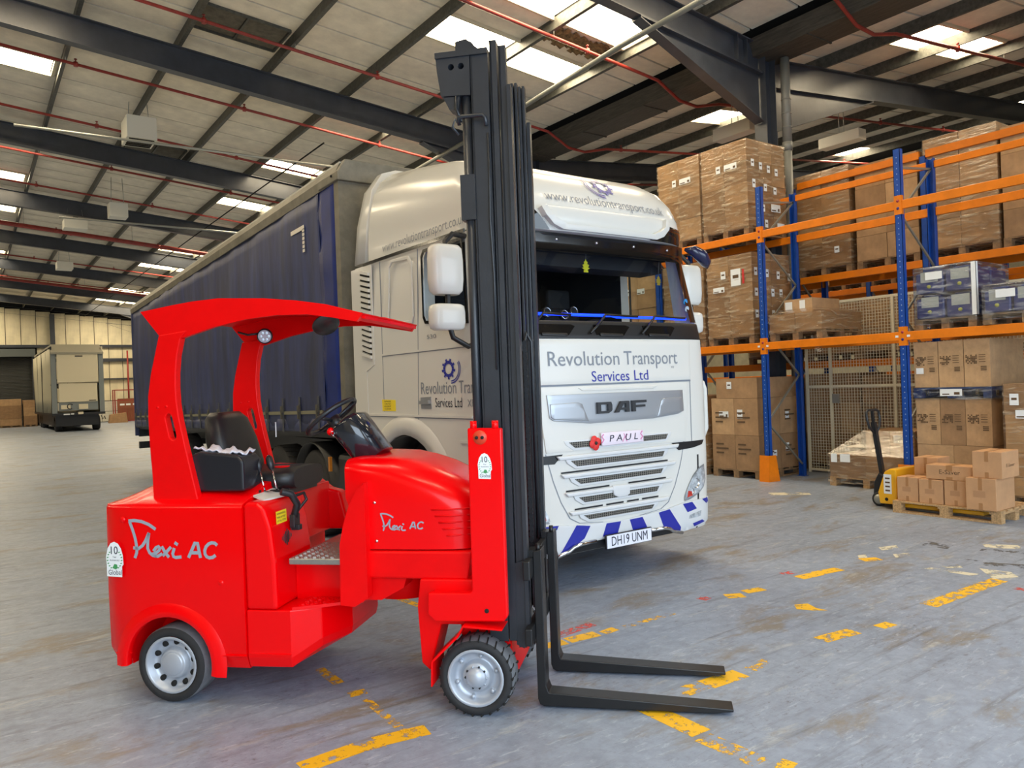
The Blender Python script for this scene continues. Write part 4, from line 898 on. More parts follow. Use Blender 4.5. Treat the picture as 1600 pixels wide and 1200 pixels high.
# bumper: chevrons, lamps, plate, tubes
BP = fpoly('bumper_skin', [(-1.2, .58), (-.75, .575), (-.55, .545), (0, .52), (.57, .548), (.75, .575), (1.2, .585), (1.2, .36), (.85, .31), (.73, .305), (.58, .375), (.3, .40), (-.28, .40), (-.55, .375), (-.70, .31), (-.85, .31), (-1.2, .36)], .014, M_wht2, thick=.014)
CHV = [[(-.517, .546), (-.367, .522), (-.43, .426), (-.56, .36), (-.70, .312), (-.625, .407)], [(-.187, .518), (-.021, .515), (-.061, .41), (-.23, .41)], [(.081, .515), (.235, .518), (.30, .41), (.123, .41)],
       [(.435, .53), (.576, .543), (.73, .36), (.74, .309), (.60, .345), (.495, .405)], [(.754, .568), (.887, .572), (.958, .502), (.821, .483)], [(1.043, .578), (1.15, .582), (1.19, .54), (1.125, .528)], [(.899, .369), (1.048, .385), (1.1, .36), (.931, .335)],
       [(-.85, .575), (-.70, .568), (-.72, .535), (-.88, .53)], [(-1.14, .578), (-1.04, .575), (-1.12, .52), (-1.18, .53)], [(-.93, .345), (-.82, .33), (-.86, .40), (-1.0, .41)]]
for pl in CHV: fpoly('chevron', pl, .0155, M_navy, step=.04)
for sg in (1, -1):
    hl = [(1.10, .905), (1.0, .875), (.915, .815), (.85, .73), (.80, .64), (.785, .59), (.87, .598), (1.0, .64), (1.09, .69), (1.13, .76)]
    hl = hl if sg > 0 else sym(hl)
    h_ = fpoly('headlamp', hl, .008, mat('lamp_bezel', (150, 154, 160), .3, metal=.4), step=.035)
    inn = [(u * .985 + sg * .008, .745 + (z - .745) * .88) for u, z in hl]
    fpoly('headlamp_lens', inn, .011, M_lens, par=h_, step=.035)
    for q, (u, z, r) in enumerate(((.95, .74, .045), (.885, .67, .03))):
        ob('reflector', MB().lathe([(r, -.002), (r * .75, .012), (r * .3, .02), (0, .021)], (sg * u, F(u, z) - .016, z), (0, 1, 0), 16), M_chrome, h_)
    fpoly('indicator_lens', [(sg * a, b) for a, b in ((.82, .62), (.90, .63), (.885, .67), (.835, .68))], .0125, M_redl, par=h_, step=.04)
    fg = [(.84, .42), (.855, .455), (1.03, .475), (1.02, .425)]
    fpoly('fog_lamp', fg if sg > 0 else sym(fg), .017, M_lens, step=.05)
    bk = [(.63, 1.135), (1.12, 1.13), (1.08, 1.09), (.93, 1.07), (.72, 1.062)]
    fpoly('step_recess', bk if sg > 0 else sym(bk), .004, M_trim, step=.05)
    tb = [(.75, .305), (.60, .345), (.56, .372), (.5, .385), (.32, .39)]
    ob('bumper_tube', MB().tube([(sg * u, F(u, z) - .032, z) for u, z in tb], .017, 8), M_chrome, P)
fpoly('lower_intake', [(-.56, .385), (.58, .385), (.72, .312), (-.70, .312)], .004, M_trim)
PLS = lambda u, z: F(0, .4) - .0
NPL = fpoly('number_plate', [(-.225, .425), (.315, .425), (.315, .305), (-.225, .305)], .05, mat('plate_backing', (26, 26, 30), .4), thick=.02, S=PLS)
fpoly('plate_face', [(-.215, .418), (.305, .418), (.305, .310), (-.215, .310)], .052, mat('plate_white', (226, 228, 240), .35), par=NPL, S=PLS)
lettering('plate_text', 'DH19 UNM', .078, lambda u, v: fmap(.054, PLS)(-.165 + u, .328 + v), M_ink, NPL, width=.42)
# roof lip and lettering
lipo = [(-.70, 3.16), (-.66, 3.09), (-.58, 3.02), (-.48, 2.985), (.62, 2.985), (.72, 3.02), (.79, 3.09), (.82, 3.17)]
lipi = [(u * .93 + .004, z + .045 if z < 3.05 else z + .02) for u, z in lipo]
for k in range(len(lipo) - 1): pass
fpoly('visor_lip', lipo + lipi[::-1], .07, M_wht, S=RF, thick=.075, step=.06)
fpoly('visor_face', lipi, .03, M_wht, S=RF, thick=.03, step=.06)
rfm_ = fmap(.014, RF)
lettering('sign_text', 'www.revolutiontransport.co.uk', .085, lambda u, v: rfm_(-.60 + u, 3.235 + v), M_gtext, RFo, width=1.42)
def gear(place, cx_, cz_, r, par, m):
    polys = []; n = 9
    for k in range(n * 2):
        a0, a1 = math.pi * k / n, math.pi * (k + 1) / n; ro = r if k % 2 else r * .8; ri = r * .5
        polys.append([(cx_ + q * math.cos(a) * 1.0, cz_ + q * math.sin(a) * .8) for q, a in ((ri, a0), (ro, a0 + (.05 if k % 2 else 0)), (ro, a1 - (.05 if k % 2 else 0)), (ri, a1))])
    flat('gear_emblem', polys, place, m, par)
    arcs = [[(cx_ - r * .35 + q * math.cos(a), cz_ - r * .0 + q * .8 * math.sin(a)) for a in [math.radians(t) for t in range(150, 275, 12)]] for q in (r * 1.15, r * 1.35)]
    strokes('gear_swoosh', arcs, r * .09, place, m, par)
gear(rfm_, .14, 3.455, .12, RFo, M_navy)
# side details (left side of the cab, x = -1.25)
sx = lambda off: (lambda y, z: (-1.25 - off, y, z))
def spoly(name, poly, off, m, par=None, side=-1):
    x0, x1 = side * (1.25 - .004), side * (1.25 + off)
    return ob(name, MB().prism(poly, 'x', min(x0, x1), max(x0, x1)), m, par or P)
for sd in (-1, 1):
    ob('side_glass', MB().add([(sd * 1.235, y, z) for y, z in ((.37, 2.23), (1.07, 2.29), (1.09, 2.34), (1.09, 2.86), (1.05, 2.91), (.42, 2.91))], [(0, 1, 2, 3, 4, 5)]), M_glass2, P)
    fr_ = [(.36, 2.22), (1.07, 2.275), (1.105, 2.33), (1.105, 2.87), (1.06, 2.925), (.42, 2.925)]
    inn = [(.385, 2.25), (1.055, 2.30), (1.078, 2.345), (1.078, 2.855), (1.045, 2.895), (.435, 2.895)]
    mb = MB()
    for k in range(6):
        a, b, c, d = fr_[k], fr_[(k + 1) % 6], inn[(k + 1) % 6], inn[k]
        mb.prism([a, b, c, d], 'x', sd * 1.252 if sd > 0 else -1.258, sd * 1.258 if sd > 0 else -1.252)
    ob('window_seal', mb, M_glb, P)
    arc = [(1.5 + r_ * math.cos(t), .5 + r_ * math.sin(t)) for r_, ts in ((.80, range(0, 21)), (.98, range(20, -1, -1))) for t in [math.pi * k / 20 for k in ts]]
    mb = MB(); n = 20
    for k in range(n):
        t0, t1 = math.pi * k / n, math.pi * (k + 1) / n
        def ap(r_, t, x): return (sd * x, 1.5 + r_ * math.cos(t), .5 + r_ * math.sin(t))
        for ra, xa, rb, xb in ((.79, 1.23, .79, 1.275), (.79, 1.275, .90, 1.28), (.90, 1.28, .965, 1.252)):
            mb.add([ap(ra, t0, xa), ap(ra, t1, xa), ap(rb, t1, xb), ap(rb, t0, xb)], [(0, 1, 2, 3)], True)
    ob('wheel_arch', mb, M_wht, P)
    # front wheel in the arch
    wl_ = ob('front_wheel', MB().lathe([(.28, .0), (.33, -.01), (.48, .0), (.515, .03), (.515, .27), (.48, .3)], (sd * 1.22, 1.5, .515), (-sd, 0, 0), 36), M_tyre, P)
    ob('rim', MB().lathe([(.285, .0), (.27, .03), (.2, .1), (.12, .06), (.11, .02), (0, .015)], (sd * 1.22, 1.5, .515), (-sd, 0, 0), 28), M_rim, wl_)
    ob('wheel_liner', MB().grid(lambda a, b: (sd * (.72 + .52 * b), 1.5 + .785 * math.cos(math.pi * a), .5 + .785 * math.sin(math.pi * a)), 20, 1), M_trim, P, solid=.01)
# seams as fine dark gaps, raised panels
for pl in ([(1.255, 1.40), (1.265, 1.40), (1.175, 2.95), (1.165, 2.95)], [(1.94, 1.5), (1.95, 1.5), (1.94, 2.95), (1.93, 2.95)], [(.35, 1.445), (2.55, 1.445), (2.55, 1.455), (.35, 1.455)], [(.35, 2.03), (1.95, 2.03), (1.95, 2.037), (.35, 2.037)]):
    spoly('side_seam', pl, .0015, M_gtext)
spoly('belt_rail', [(.35, 1.455), (2.58, 1.455), (2.58, 1.475), (.35, 1.475)], .012, M_wht); spoly('belt_rail', [(.35, 1.25), (.55, 1.25), (.55, 1.27), (.35, 1.27)], .012, M_wht)
spoly('belt_rail', [(.35, 2.037), (1.95, 2.037), (1.95, 2.055), (.35, 2.055)], .008, M_wht)
spoly('roof_gutter', [(.38, 2.955), (2.3, 2.955), (2.3, 2.985), (.38, 2.985)], .008, M_glb)
eo = [(1.30, 2.30), (1.75, 2.30), (1.80, 2.36), (1.74, 2.88), (1.68, 2.93), (1.32, 2.91), (1.27, 2.85), (1.27, 2.36)]
ei = [(1.53 + (y - 1.53) * .86, 2.61 + (z - 2.61) * .9) for y, z in eo]
mb = MB()
for k in range(8): mb.prism([eo[k], eo[(k + 1) % 8], ei[(k + 1) % 8], ei[k]], 'x', -1.266, -1.249)
ob('embossed_panel', mb, M_wht, P, bevel=.006)
# air deflector with slats behind the door
spoly('deflector_frame', [(2.12, 1.96), (2.12, 2.95), (2.6, 2.95), (2.6, 1.2), (2.3, 1.2), (2.3, 1.9)], .006, M_wht)
for k in range(16):
    z = 2.02 + k * .055; spoly('deflector_slat', [(2.16, z), (2.38, z + .05), (2.38, z + .082), (2.16, z + .032)], .03, M_wht)
    if k < 15: spoly('deflector_slot', [(2.16, z + .034), (2.38, z + .084), (2.38, z + .103), (2.16, z + .053)], .008, M_gap)
spoly('door_handle_recess', [(1.01, 1.53), (1.20, 1.53), (1.205, 1.63), (1.02, 1.635)], .004, M_silver)
spoly('door_handle', [(1.02, 1.575), (1.19, 1.57), (1.19, 1.6), (1.03, 1.605)], .03, M_silver)
yl = spoly('warning_label', [(1.70, 1.505), (1.98, 1.505), (1.985, 1.615), (1.70, 1.61)], .003, M_yel)
sgn = lambda u, v, off=.0045: (-1.25 - off, 1.0, 0)
def side_text(s, h, ystart, z0, wdt, m, off=.003): lettering('sign_text', s, h, lambda u, v: (-1.25 - off, ystart - u, z0 + v), m, CAB, width=wdt)
side_text('Revolution', .105, 1.19, 1.66, .6, M_gtext); side_text('Transport', .105, .545, 1.66, .52, M_gtext); side_text('Services', .08, .945, 1.545, .285, M_ink); side_text('Ltd', .08, .62, 1.545, .115, M_ink); side_text('XF', .06, .42, 1.55, .1, M_gtext)
side_text('530', .035, 1.05, 2.14, .16, M_gtext); 
for q in range(4): lettering('print', ('DANGER', 'CAB TILT', 'KEEP', 'CLEAR')[q], .014, lambda u, v, q=q: (-1.2545, 1.93 - u, 1.59 - q * .024 + v), M_ink, yl, width=.14)
gear(lambda u, v: (-1.2545, u, v), .70, 1.865, .11, CAB, M_navy)
lettering('sign_text', 'www.revolutiontransport.co.uk', .085, lambda u, v: (-1.25 + .02 - .004, 1.9 - u, 3.035 + v), M_gtext, RFo, width=1.52)
# mirrors
def mirror(sd, mx):
    t = ob('mirror_arm', MB().tube([(sd * 1.2, .32, 2.06), (sd * 1.3, .3, 2.03), (sd * (mx - .02), .32, 2.1), (sd * mx, .34, 2.2), (sd * mx, .36, 2.86), (sd * (mx - .08), .38, 2.93), (sd * 1.2, .42, 2.93)], .022, 10), M_trim, P)
    for (z0, z1, w_, nm) in ((2.44, 2.83, .145, 'mirror_housing'), (2.16, 2.365, .15, 'wide_angle_mirror')):
        sec = []
        for i, (tt, k) in enumerate(((0, .72), (.08, .93), (.3, 1.), (.7, 1.), (.93, .95), (1, .78))):
            z = z0 + (z1 - z0) * tt
            sec.append([(sd * mx + w_ * k * math.copysign(abs(math.cos(a)) ** .55, math.cos(a)), .37 + .085 * k * math.copysign(abs(math.sin(a)) ** .7, math.sin(a)), z) for a in [2 * math.pi * q / 20 for q in range(20)]])
        ob(nm, loft(MB(), sec), M_wht, P)
mirror(-1, 1.445); mirror(1, 1.36)
ob('kerb_mirror', MB().tube([(.93, .02, 2.91), (.99, -.03, 2.895), (1.08, -.05, 2.85), (1.15, -.04, 2.79), (1.19, -.02, 2.745)], [.012, .05, .062, .05, .012], 14), mat('navy_mirror_back', (30, 34, 66), .2, coat=.3), P)
# grab rail and steps on the far corner
ob('grab_rail', MB().tube([(1.24, .30, 1.66), (1.36, .24, 1.66), (1.385, .24, 1.6), (1.385, .24, 1.22), (1.35, .26, 1.12), (1.24, .30, 1.08)], .03, 8), M_wht, P)
for z in (1.2, 1.32, 1.44, 1.55): ob('corner_vane', MB().box(1.23, 1.36, .3, .5, z, z + .012), M_wht, P)
# interior
ob('dashboard', MB().prism([(.40, 2.0), (.44, 2.22), (.62, 2.28), (.85, 2.18), (.85, 1.6), (.40, 1.6)], 'x', -1.12, 1.12), mat('dashboard_grey', (46, 46, 52), .6), P)
for u in (-.62, .62):
    s_ = ob('cab_seat', MB().box(u - .25, u + .25, 1.0, 1.5, 1.6, 1.85).box(u - .25, u + .25, 1.45, 1.6, 1.8, 2.5), M_dark, P, bevel=.05)
    ob('head_rest', MB().box(u - .15, u + .15, 1.5, 1.58, 2.48, 2.7), M_dark, s_, bevel=.03)
ob('cab_steering_wheel', MB().tube([(.62 + .22 * math.cos(t), .86 + .1 * math.sin(t), 2.14 + .19 * math.sin(t)) for t in [2 * math.pi * k / 24 for k in range(25)]], .018, 8, cap=False), M_trim, P)
ob('overhead_shelf', MB().box(-1.12, 1.12, .5, .8, 2.76, 2.92), M_dark, P)
M_led = bpy.data.materials.new('blue_led'); M_led.use_nodes = True; bb = M_led.node_tree.nodes['Principled BSDF']; bb.inputs['Base Color'].default_value = (.02, .05, .6, 1); bb.inputs['Emission Color'].default_value = (.002, .03, 1, 1); bb.inputs['Emission Strength'].default_value = 5
ob('led_strip', MB().tube([(u, F(u, 2.275) + .05, 2.285 - .01 * (u > .1)) for u in [-1.05 + 2.1 * k / 30 for k in range(31)]], .013, 6), M_led, P)
def tree(u, y, z, s, m):
    pl = [(-.3, 0), (.3, 0), (.3, .22), (.12, .22), (.55, .45), (.3, .5), (.45, .8), (.2, .85), (.25, 1.1), (.1, 1.15), (0, 1.4), (-.1, 1.15), (-.25, 1.1), (-.2, .85), (-.45, .8), (-.3, .5), (-.55, .45), (-.12, .22), (-.3, .22)]
    o = ob('air_freshener', MB().prism([(u + a * s, z + b * s) for a, b in pl], 'y', y, y + .004), m, P); ob('freshener_cord', MB().tube([(u, y, z + 1.35 * s), (u + .01, y, z + 1.35 * s + .13)], .002, 4), M_gtext, P)
tree(-.06, .28, 2.68, .085, mat('yellow_card', (226, 214, 30), .6)); tree(.93, .36, 2.62, .07, mat('ochre_card', (196, 160, 30), .6))
for q, (z, c_) in enumerate(((2.44, (60, 150, 210)), (2.37, (190, 205, 215)))):
    ob('screen_disc', MB().lathe([(0, 0), (.028, 0), (.028, .003)], (1.04, F(1.04, z) - .002 + .0, z), (0, -1, -.2), 18), mat('disc_%d' % q, c_, .4), P)
for u, y, z in ((-.36, .48, 2.34), (-.18, .46, 2.32), (-.02, .52, 2.36)):
    g_ = ob('dash_gauge', MB().lathe([(.045, .03), (.05, -.01), (.04, -.012), (0, -.006)], (u, y, z), (0, 1, -.2), 18), M_trim, P); ob('gauge_ring', MB().lathe([(.042, -.014), (.036, -.016), (.034, -.012)], (u, y, z), (0, 1, -.2), 18), M_chrome, g_)
# chassis and drive wheels
ob('chassis', MB().box(-.45, .45, 1.9, 6.3, .75, 1.05).box(-.9, .9, 1.0, 2.3, .55, 1.2), M_trim, P)
ob('fifth_wheel', MB().box(-.5, .5, 3.6, 4.5, 1.05, 1.18), M_trim, P)
def big_wheel(par, x, y, sd, R=.51, nm='drive_wheel'):
    w_ = ob(nm, MB().lathe([(.27, .02), (.3, .0), (.46, .0), (R, .03), (R, .28), (.46, .31), (.27, .31)], (x, y, R), (-sd, 0, 0), 36), M_tyre, par)
    ob('rim', MB().lathe([(.275, .015), (.26, .03), (.25, .14), (.14, .16), (.12, .08), (.1, .03), (0, .025)], (x, y, R), (-sd, 0, 0), 26), mat('dull_wheel', (150, 146, 128), .5, metal=.3), w_)
    g = MB()
    for k in range(30):
        a = 2 * math.pi * k / 30; g.bar((x - sd * .02, y + (R + .001) * math.cos(a), R + (R + .001) * math.sin(a)), (x - sd * .29, y + (R + .001) * math.cos(a + .06), R + (R + .001) * math.sin(a + .06)), .012, .004)
    o = ob('tread_grooves', g, M_gap, w_); o['kind'] = 'stuff'
for sd in (-1, 1):
    for y in (4.0, 5.3): big_wheel(P, sd * 1.2, y, sd)
    ob('mudguard', MB().grid(lambda a, b: (sd * (.85 + .38 * b), 4.0 + .62 * math.cos(math.pi * a), .5 + .62 * math.sin(math.pi * a)), 16, 1), M_trim, P, solid=.012)
ob('marker_lamp', MB().box(-1.27, -1.24, 3.33, 3.37, .82, .98), mat('amber_marker', (190, 120, 30), .4), P)
ob('fuel_tank', MB().box(-1.2, -.6, 2.35, 3.3, .45, 1.02), M_trim, P, bevel=.06)

# ================================================================== navy curtain-side trailer
TY0, TY1, TSL = 7.66, 20.1, .018
TL = thing('curtain_trailer', 'long navy blue curtain-sided trailer coupled behind the white cab', 'trailer', (XC - .02, TY0, 0))
P = TL; LT = TY1 - TY0
def curtain_mat():
    m = mat('navy_curtain', (44, 54, 96), .5, noise=.3, nscale=1.6, bump=.25, bscale=3., tint=(40, 44, 66), stretch=(1, 2.4, .5)); return m
M_cur = curtain_mat(); M_cur2 = mat('bright_navy_strip', (16, 40, 112), .38, noise=.15, nscale=3)
M_rail = mat('grey_aluminium_rail', (128, 124, 112), .45, metal=.4, noise=.15, nscale=4)
def sl(y): return -TSL * y
def wob(y, z): return .006 * math.sin(y * 5.2 + .6 * math.sin(z * 3)) + .0025 * math.sin(y * 11 + z) + .012 * math.sin(z * 3 + y * .8)
for sd in (-1, 1):
    CUR = ob('curtain', MB().grid(lambda a, b: (sd * (1.262 + wob(.55 + (LT - .6) * a, b * 2.6) * .8), .55 + (LT - .6) * a, 1.30 + sl(.55 + (LT - .6) * a) + 2.66 * b), 200, 14, flip=sd > 0), M_cur, P, solid=.004)
    ob('curtain_end_strip', MB().grid(lambda a, b: (sd * (1.266 + .006 * math.sin(b * 30) * a), .12 + .45 * a, 1.30 + sl(.3) + 2.68 * b), 4, 40, flip=sd > 0), M_cur2, P, solid=.004)
    tr_ = MB(); ys = [0, LT]
    tr_.add([(sd * x, y, z + sl(y)) for y in ys for x, z in ((1.22, 3.93), (1.275, 3.93), (1.285, 4.03), (1.24, 4.12), (1.22, 4.12))], [(0, 1, 6, 5), (1, 2, 7, 6), (2, 3, 8, 7), (3, 4, 9, 8), (4, 0, 5, 9), (0, 4, 3, 2, 1), (5, 6, 7, 8, 9)])
    ob('top_rail', tr_, M_rail, P)
    br_ = MB(); br_.add([(sd * x, y, z + sl(y)) for y in ys for x, z in ((1.2, 1.24), (1.262, 1.24), (1.262, 1.36), (1.2, 1.36))], [(0, 1, 5, 4), (1, 2, 6, 5), (2, 3, 7, 6), (3, 0, 4, 7), (0, 3, 2, 1), (4, 5, 6, 7)])
    ob('side_rave', br_, M_trim, P)
    pb = MB(); pb.add([(sd * x, y, z + sl(y)) for y in (.6, LT - .1) for x, z in ((1.272, 1.475), (1.285, 1.475), (1.285, 1.515), (1.272, 1.515))], [(0, 1, 5, 4), (1, 2, 6, 5), (2, 3, 7, 6), (3, 0, 4, 7)])
    ob('tension_band', pb, mat('olive_grey_band', (120, 118, 98), .6), P)
smb = MB().box(-.008, .0, -.022, .022, -.16, .26).box(-.014, -.004, -.028, .028, .0, .17).mesh('strap')
bmb = MB().box(-.03, -.008, -.03, .03, .06, .14).box(-.035, -.012, -.012, .012, -.02, .1).mesh('buckle')
M_strap = mat('grey_webbing', (72, 74, 80), .7); M_buck = mat('buckle_steel', (96, 92, 80), .45, metal=.4)
y = .72; k = 0
while y < LT - .2:
    s_ = ob('strap', smb, M_strap, P, (-1.283, y, 1.42 + sl(y))); ob('buckle', bmb, M_buck, P, (-1.283, y, 1.44 + sl(y))); y += .6
hem = MB().grid(lambda a, b: (-1.268 - .012 * b - .006 * math.sin(a * 120), .6 + (LT - .7) * a, 1.42 + sl(.6 + (LT - .7) * a) - .15 * b), 160, 2); ob('curtain_hem', hem, M_cur, P, solid=.004)
for sd in (-1, 1):
    ob('front_pillar', MB().box(sd * 1.27 - .05 if sd > 0 else -1.27, sd * 1.27 if sd > 0 else -1.22, -.02, .1, 1.2, 4.0), M_rail, P)
    ob('rear_pillar', MB().box(1.2 if sd > 0 else -1.275, 1.275 if sd > 0 else -1.2, LT - .1, LT, 1.05 + sl(LT), 4.05 + sl(LT)), M_cur, P)
hdp = MB().prism([(-1.29, 3.93), (-1.29, 4.02), (-1.2, 4.16), (1.2, 4.16), (1.29, 4.02), (1.29, 3.93)], 'y', -.06, .5); ob('front_header', hdp, M_rail, P, bevel=.012)
ob('header_bolt', MB().lathe([(0, -.012), (.014, -.01), (.014, .0)], (-1.291, .1, 4.0), (1, 0, 0), 8), M_gap, P)
ob('bulkhead', MB().box(-1.22, 1.22, -.015, .03, 1.2, 4.0), M_rail, P)
rfz = MB(); rfz.add([(x, y_, z + sl(y_)) for y_ in (.0, LT) for x, z in ((-1.24, 4.1), (1.24, 4.1), (1.24, 4.14), (-1.24, 4.14))], [(0, 1, 5, 4), (1, 2, 6, 5), (2, 3, 7, 6), (3, 0, 4, 7), (0, 3, 2, 1), (4, 5, 6, 7)]); ob('trailer_roof', rfz, mat('translucent_roof_sheet', (188, 186, 176), .6), P)
ob('rear_doors', MB().box(-1.22, 1.22, LT - .05, LT, 1.2 + sl(LT), 4.0 + sl(LT)), M_rail, P)
bd = MB(); bd.add([(x, y_, z + sl(y_)) for y_ in (.0, LT) for x, z in ((-1.2, 1.2), (1.2, 1.2), (1.2, 1.28), (-1.2, 1.28))], [(0, 1, 5, 4), (1, 2, 6, 5), (2, 3, 7, 6), (3, 0, 4, 7), (0, 3, 2, 1), (4, 5, 6, 7)]); ob('deck', bd, M_trim, P)
ob('trailer_frame', MB().box(-.5, -.35, .4, LT - .3, .82, 1.05).box(.35, .5, .4, LT - .3, .82, 1.05), M_trim, P)
ob('rear_bumper', MB().box(-1.2, 1.2, LT - .1, LT + .02, .52, .68).box(-1.2, 1.2, LT - .1, LT + .02, .80, .98), M_trim, P)
for y_ in (7.9, 9.2, 10.5):
    for sd in (-1, 1): big_wheel(TL, sd * 1.22, y_, sd, .5, 'trailer_wheel')
# reflective tape corner mark
M_tape = mat('reflective_tape', (222, 214, 200), .4)
ob('reflective_tape', MB().prism([(.98, 3.62 + sl(1)), (1.42, 3.62 + sl(1.4)), (1.42, 3.67 + sl(1.4)), (.98, 3.67 + sl(1))], 'x', -1.283, -1.278), M_tape, P)
for q in range(6): ob('reflective_tape', MB().box(-1.283, -1.278, .98, 1.04, 3.34 + q * .047, 3.375 + q * .047), M_tape, P)
# ================================================================== pallet racking and goods
M_blue = mat('blue_rack_upright', (18, 72, 160), .4, noise=.08, nscale=8)
M_or = mat('orange_rack_beam', (232, 126, 14), .4, noise=.06, nscale=5)
M_brace = mat('galvanised_brace', (148, 146, 136), .4, metal=.45)
M_cards = [mat('cardboard_%d' % i, c, .8, noise=.1, nscale=5, bump=.05, bscale=60) for i, c in enumerate(((178, 142, 104), (168, 132, 95), (188, 152, 112), (156, 122, 88)))]
M_new = mat('fresh_cardboard', (196, 150, 108), .75, noise=.05, nscale=6)
M_tape_b = mat('brown_parcel_tape', (168, 122, 80), .3)
M_ptape = mat('print_brown', (92, 70, 48), .8)
M_pal = mat('pallet_wood', (186, 150, 106), .8, noise=.25, nscale=9, stretch=(1, 6, 6))
M_pal2 = mat('weathered_pallet_wood', (138, 110, 80), .85, noise=.3, nscale=9)
def wrap_mat(name, tint, base, thr=.52, k=.75):
    m = bpy.data.materials.new(name); m.use_nodes = True; nt = m.node_tree; nt.nodes.remove(nt.nodes['Principled BSDF']); out = nt.nodes['Material Output']
    tc = nt.nodes.new('ShaderNodeTexCoord'); mp = nt.nodes.new('ShaderNodeMapping'); mp.inputs['Scale'].default_value = (1.2, 1.2, 7); mp.inputs['Rotation'].default_value = (.12, .1, 0)
    n = nt.nodes.new('ShaderNodeTexNoise'); n.inputs['Scale'].default_value = 3.2; n.inputs['Detail'].default_value = 7; n.inputs['Distortion'].default_value = .6
    nt.links.new(tc.outputs['Object'], mp.inputs[0]); nt.links.new(mp.outputs[0], n.inputs['Vector'])
    bp = nt.nodes.new('ShaderNodeBump'); bp.inputs['Strength'].default_value = .6; bp.inputs['Distance'].default_value = .02; nt.links.new(n.outputs['Fac'], bp.inputs['Height'])
    tr = nt.nodes.new('ShaderNodeBsdfTransparent'); tr.inputs[0].default_value = lin(tint)
    gl = nt.nodes.new('ShaderNodeBsdfGlossy'); gl.inputs['Roughness'].default_value = .22; nt.links.new(bp.outputs[0], gl.inputs['Normal'])
    df = nt.nodes.new('ShaderNodeBsdfDiffuse'); df.inputs[0].default_value = lin(base); nt.links.new(bp.outputs[0], df.inputs[1])  # pale diffuse streaks, highlights on the film put into its colour
    lw = nt.nodes.new('ShaderNodeLayerWeight'); nt.links.new(bp.outputs[0], lw.inputs['Normal']); pw = nt.nodes.new('ShaderNodeMath'); pw.operation = 'POWER'; pw.inputs[1].default_value = 3.5; nt.links.new(lw.outputs['Facing'], pw.inputs[0])
    fr = nt.nodes.new('ShaderNodeMapRange'); fr.inputs[3].default_value = .13; fr.inputs[4].default_value = .8; nt.links.new(pw.outputs[0], fr.inputs[0])
    mr = nt.nodes.new('ShaderNodeMapRange'); mr.inputs[1].default_value = thr; mr.inputs[2].default_value = thr + .2; mr.inputs[4].default_value = k; nt.links.new(n.outputs['Fac'], mr.inputs[0])
    m1 = nt.nodes.new('ShaderNodeMixShader'); nt.links.new(mr.outputs[0], m1.inputs[0]); nt.links.new(tr.outputs[0], m1.inputs[1]); nt.links.new(df.outputs[0], m1.inputs[2])
    m2 = nt.nodes.new('ShaderNodeMixShader'); nt.links.new(fr.outputs[0], m2.inputs[0]); nt.links.new(m1.outputs[0], m2.inputs[1]); nt.links.new(gl.outputs[0], m2.inputs[2]); nt.links.new(m2.outputs[0], out.inputs[0]); return m
M_wrap = wrap_mat('stretch_wrap', (250, 246, 238), (216, 196, 166), .5, .6)
M_wrap2 = wrap_mat('thick_clear_wrap', (232, 238, 244), (190, 196, 206), .5, .55)
upm = MB().box(-.045, .045, -.004, .004, 0, 1).box(-.045, -.039, 0, .07, 0, 1).box(.039, .045, 0, .07, 0, 1)
def upright(par, x, y, h, face):
    """rolled upright: channel with a perforated front web facing the aisle"""
    mb = MB(); s = face
    mb.box(x, x + s * .075, y - .048, y - .042, 0, h).box(x, x + s * .075, y + .042, y + .048, 0, h).box(x, x + s * .006, y - .048, y + .048, 0, h).box(x - .02 if s > 0 else x - .1, x + .1 if s > 0 else x + .02, y - .07, y + .07, 0, .008)
    u = ob('upright', mb, M_blue, par)
    if h > 4.6 and s > 0 and y < 8.5 and x < 12:
        hd = MB(); z = .5
        while z < h - .05: hd.box(x - .0012, x - .0004, y - .006, y + .006, z, z + .014); z += .075
        o = ob('slot_holes', hd, mat('slot_light', (150, 170, 205), .5), u); o['kind'] = 'stuff'
    return u
def connector(par, x, y, z, s):
    c = ob('beam_connector', MB().box(min(x - s * .006, x + s * .05), max(x - s * .006, x + s * .05), y - .052, y + .052, z - .13, z + .13), M_or, par)
    for dz, m in ((.055, (150, 40, 60)), (-.045, (50, 40, 110))):
        ob('locking_pin', MB().lathe([(0, -.006), (.018, -.005), (.02, 0)], (x - s * .006, y, z + dz), (s, 0, 0), 10), mat('pin_%d' % m[0], m, .5), par)
def beam(par, x, y0, y1, z, s, h=.12):
    return ob('beam', MB().box(min(x, x + s * .05), max(x, x + s * .05), y0 + .05, y1 - .05, z - h / 2, z + h / 2), M_or, par, bevel=.006)
def frame_braces(par, xf, xr, y, nodes):
    for (z0, s0), (z1, s1) in zip(nodes, nodes[1:]):
        ob('brace', MB().bar((xf + .04 if s0 == 'F' else xr - .04, y, z0), (xf + .04 if s1 == 'F' else xr - .04, y, z1), .03, .022, up=(0, 1, 0)), M_brace, par)
NOD = [(4.5, 'F'), (4.6, 'R'), (3.88, 'F'), (3.2, 'R'), (2.45, 'F'), (1.7, 'R'), (.95, 'F'), (.2, 'R')]
R1 = thing('pallet_rack', 'blue and orange pallet rack facing the aisle beside the lorry', 'rack', (0, 0, 0))
XF, XR = 10.52, 11.5; YU = [-1.29, .98, 3.25, 5.52, 7.79, 10.06, 12.33]
for y in YU:
    upright(R1, XF, y, 4.75, 1); upright(R1, XR, y, 4.75, -1); frame_braces(R1, XF, XR, y, NOD)
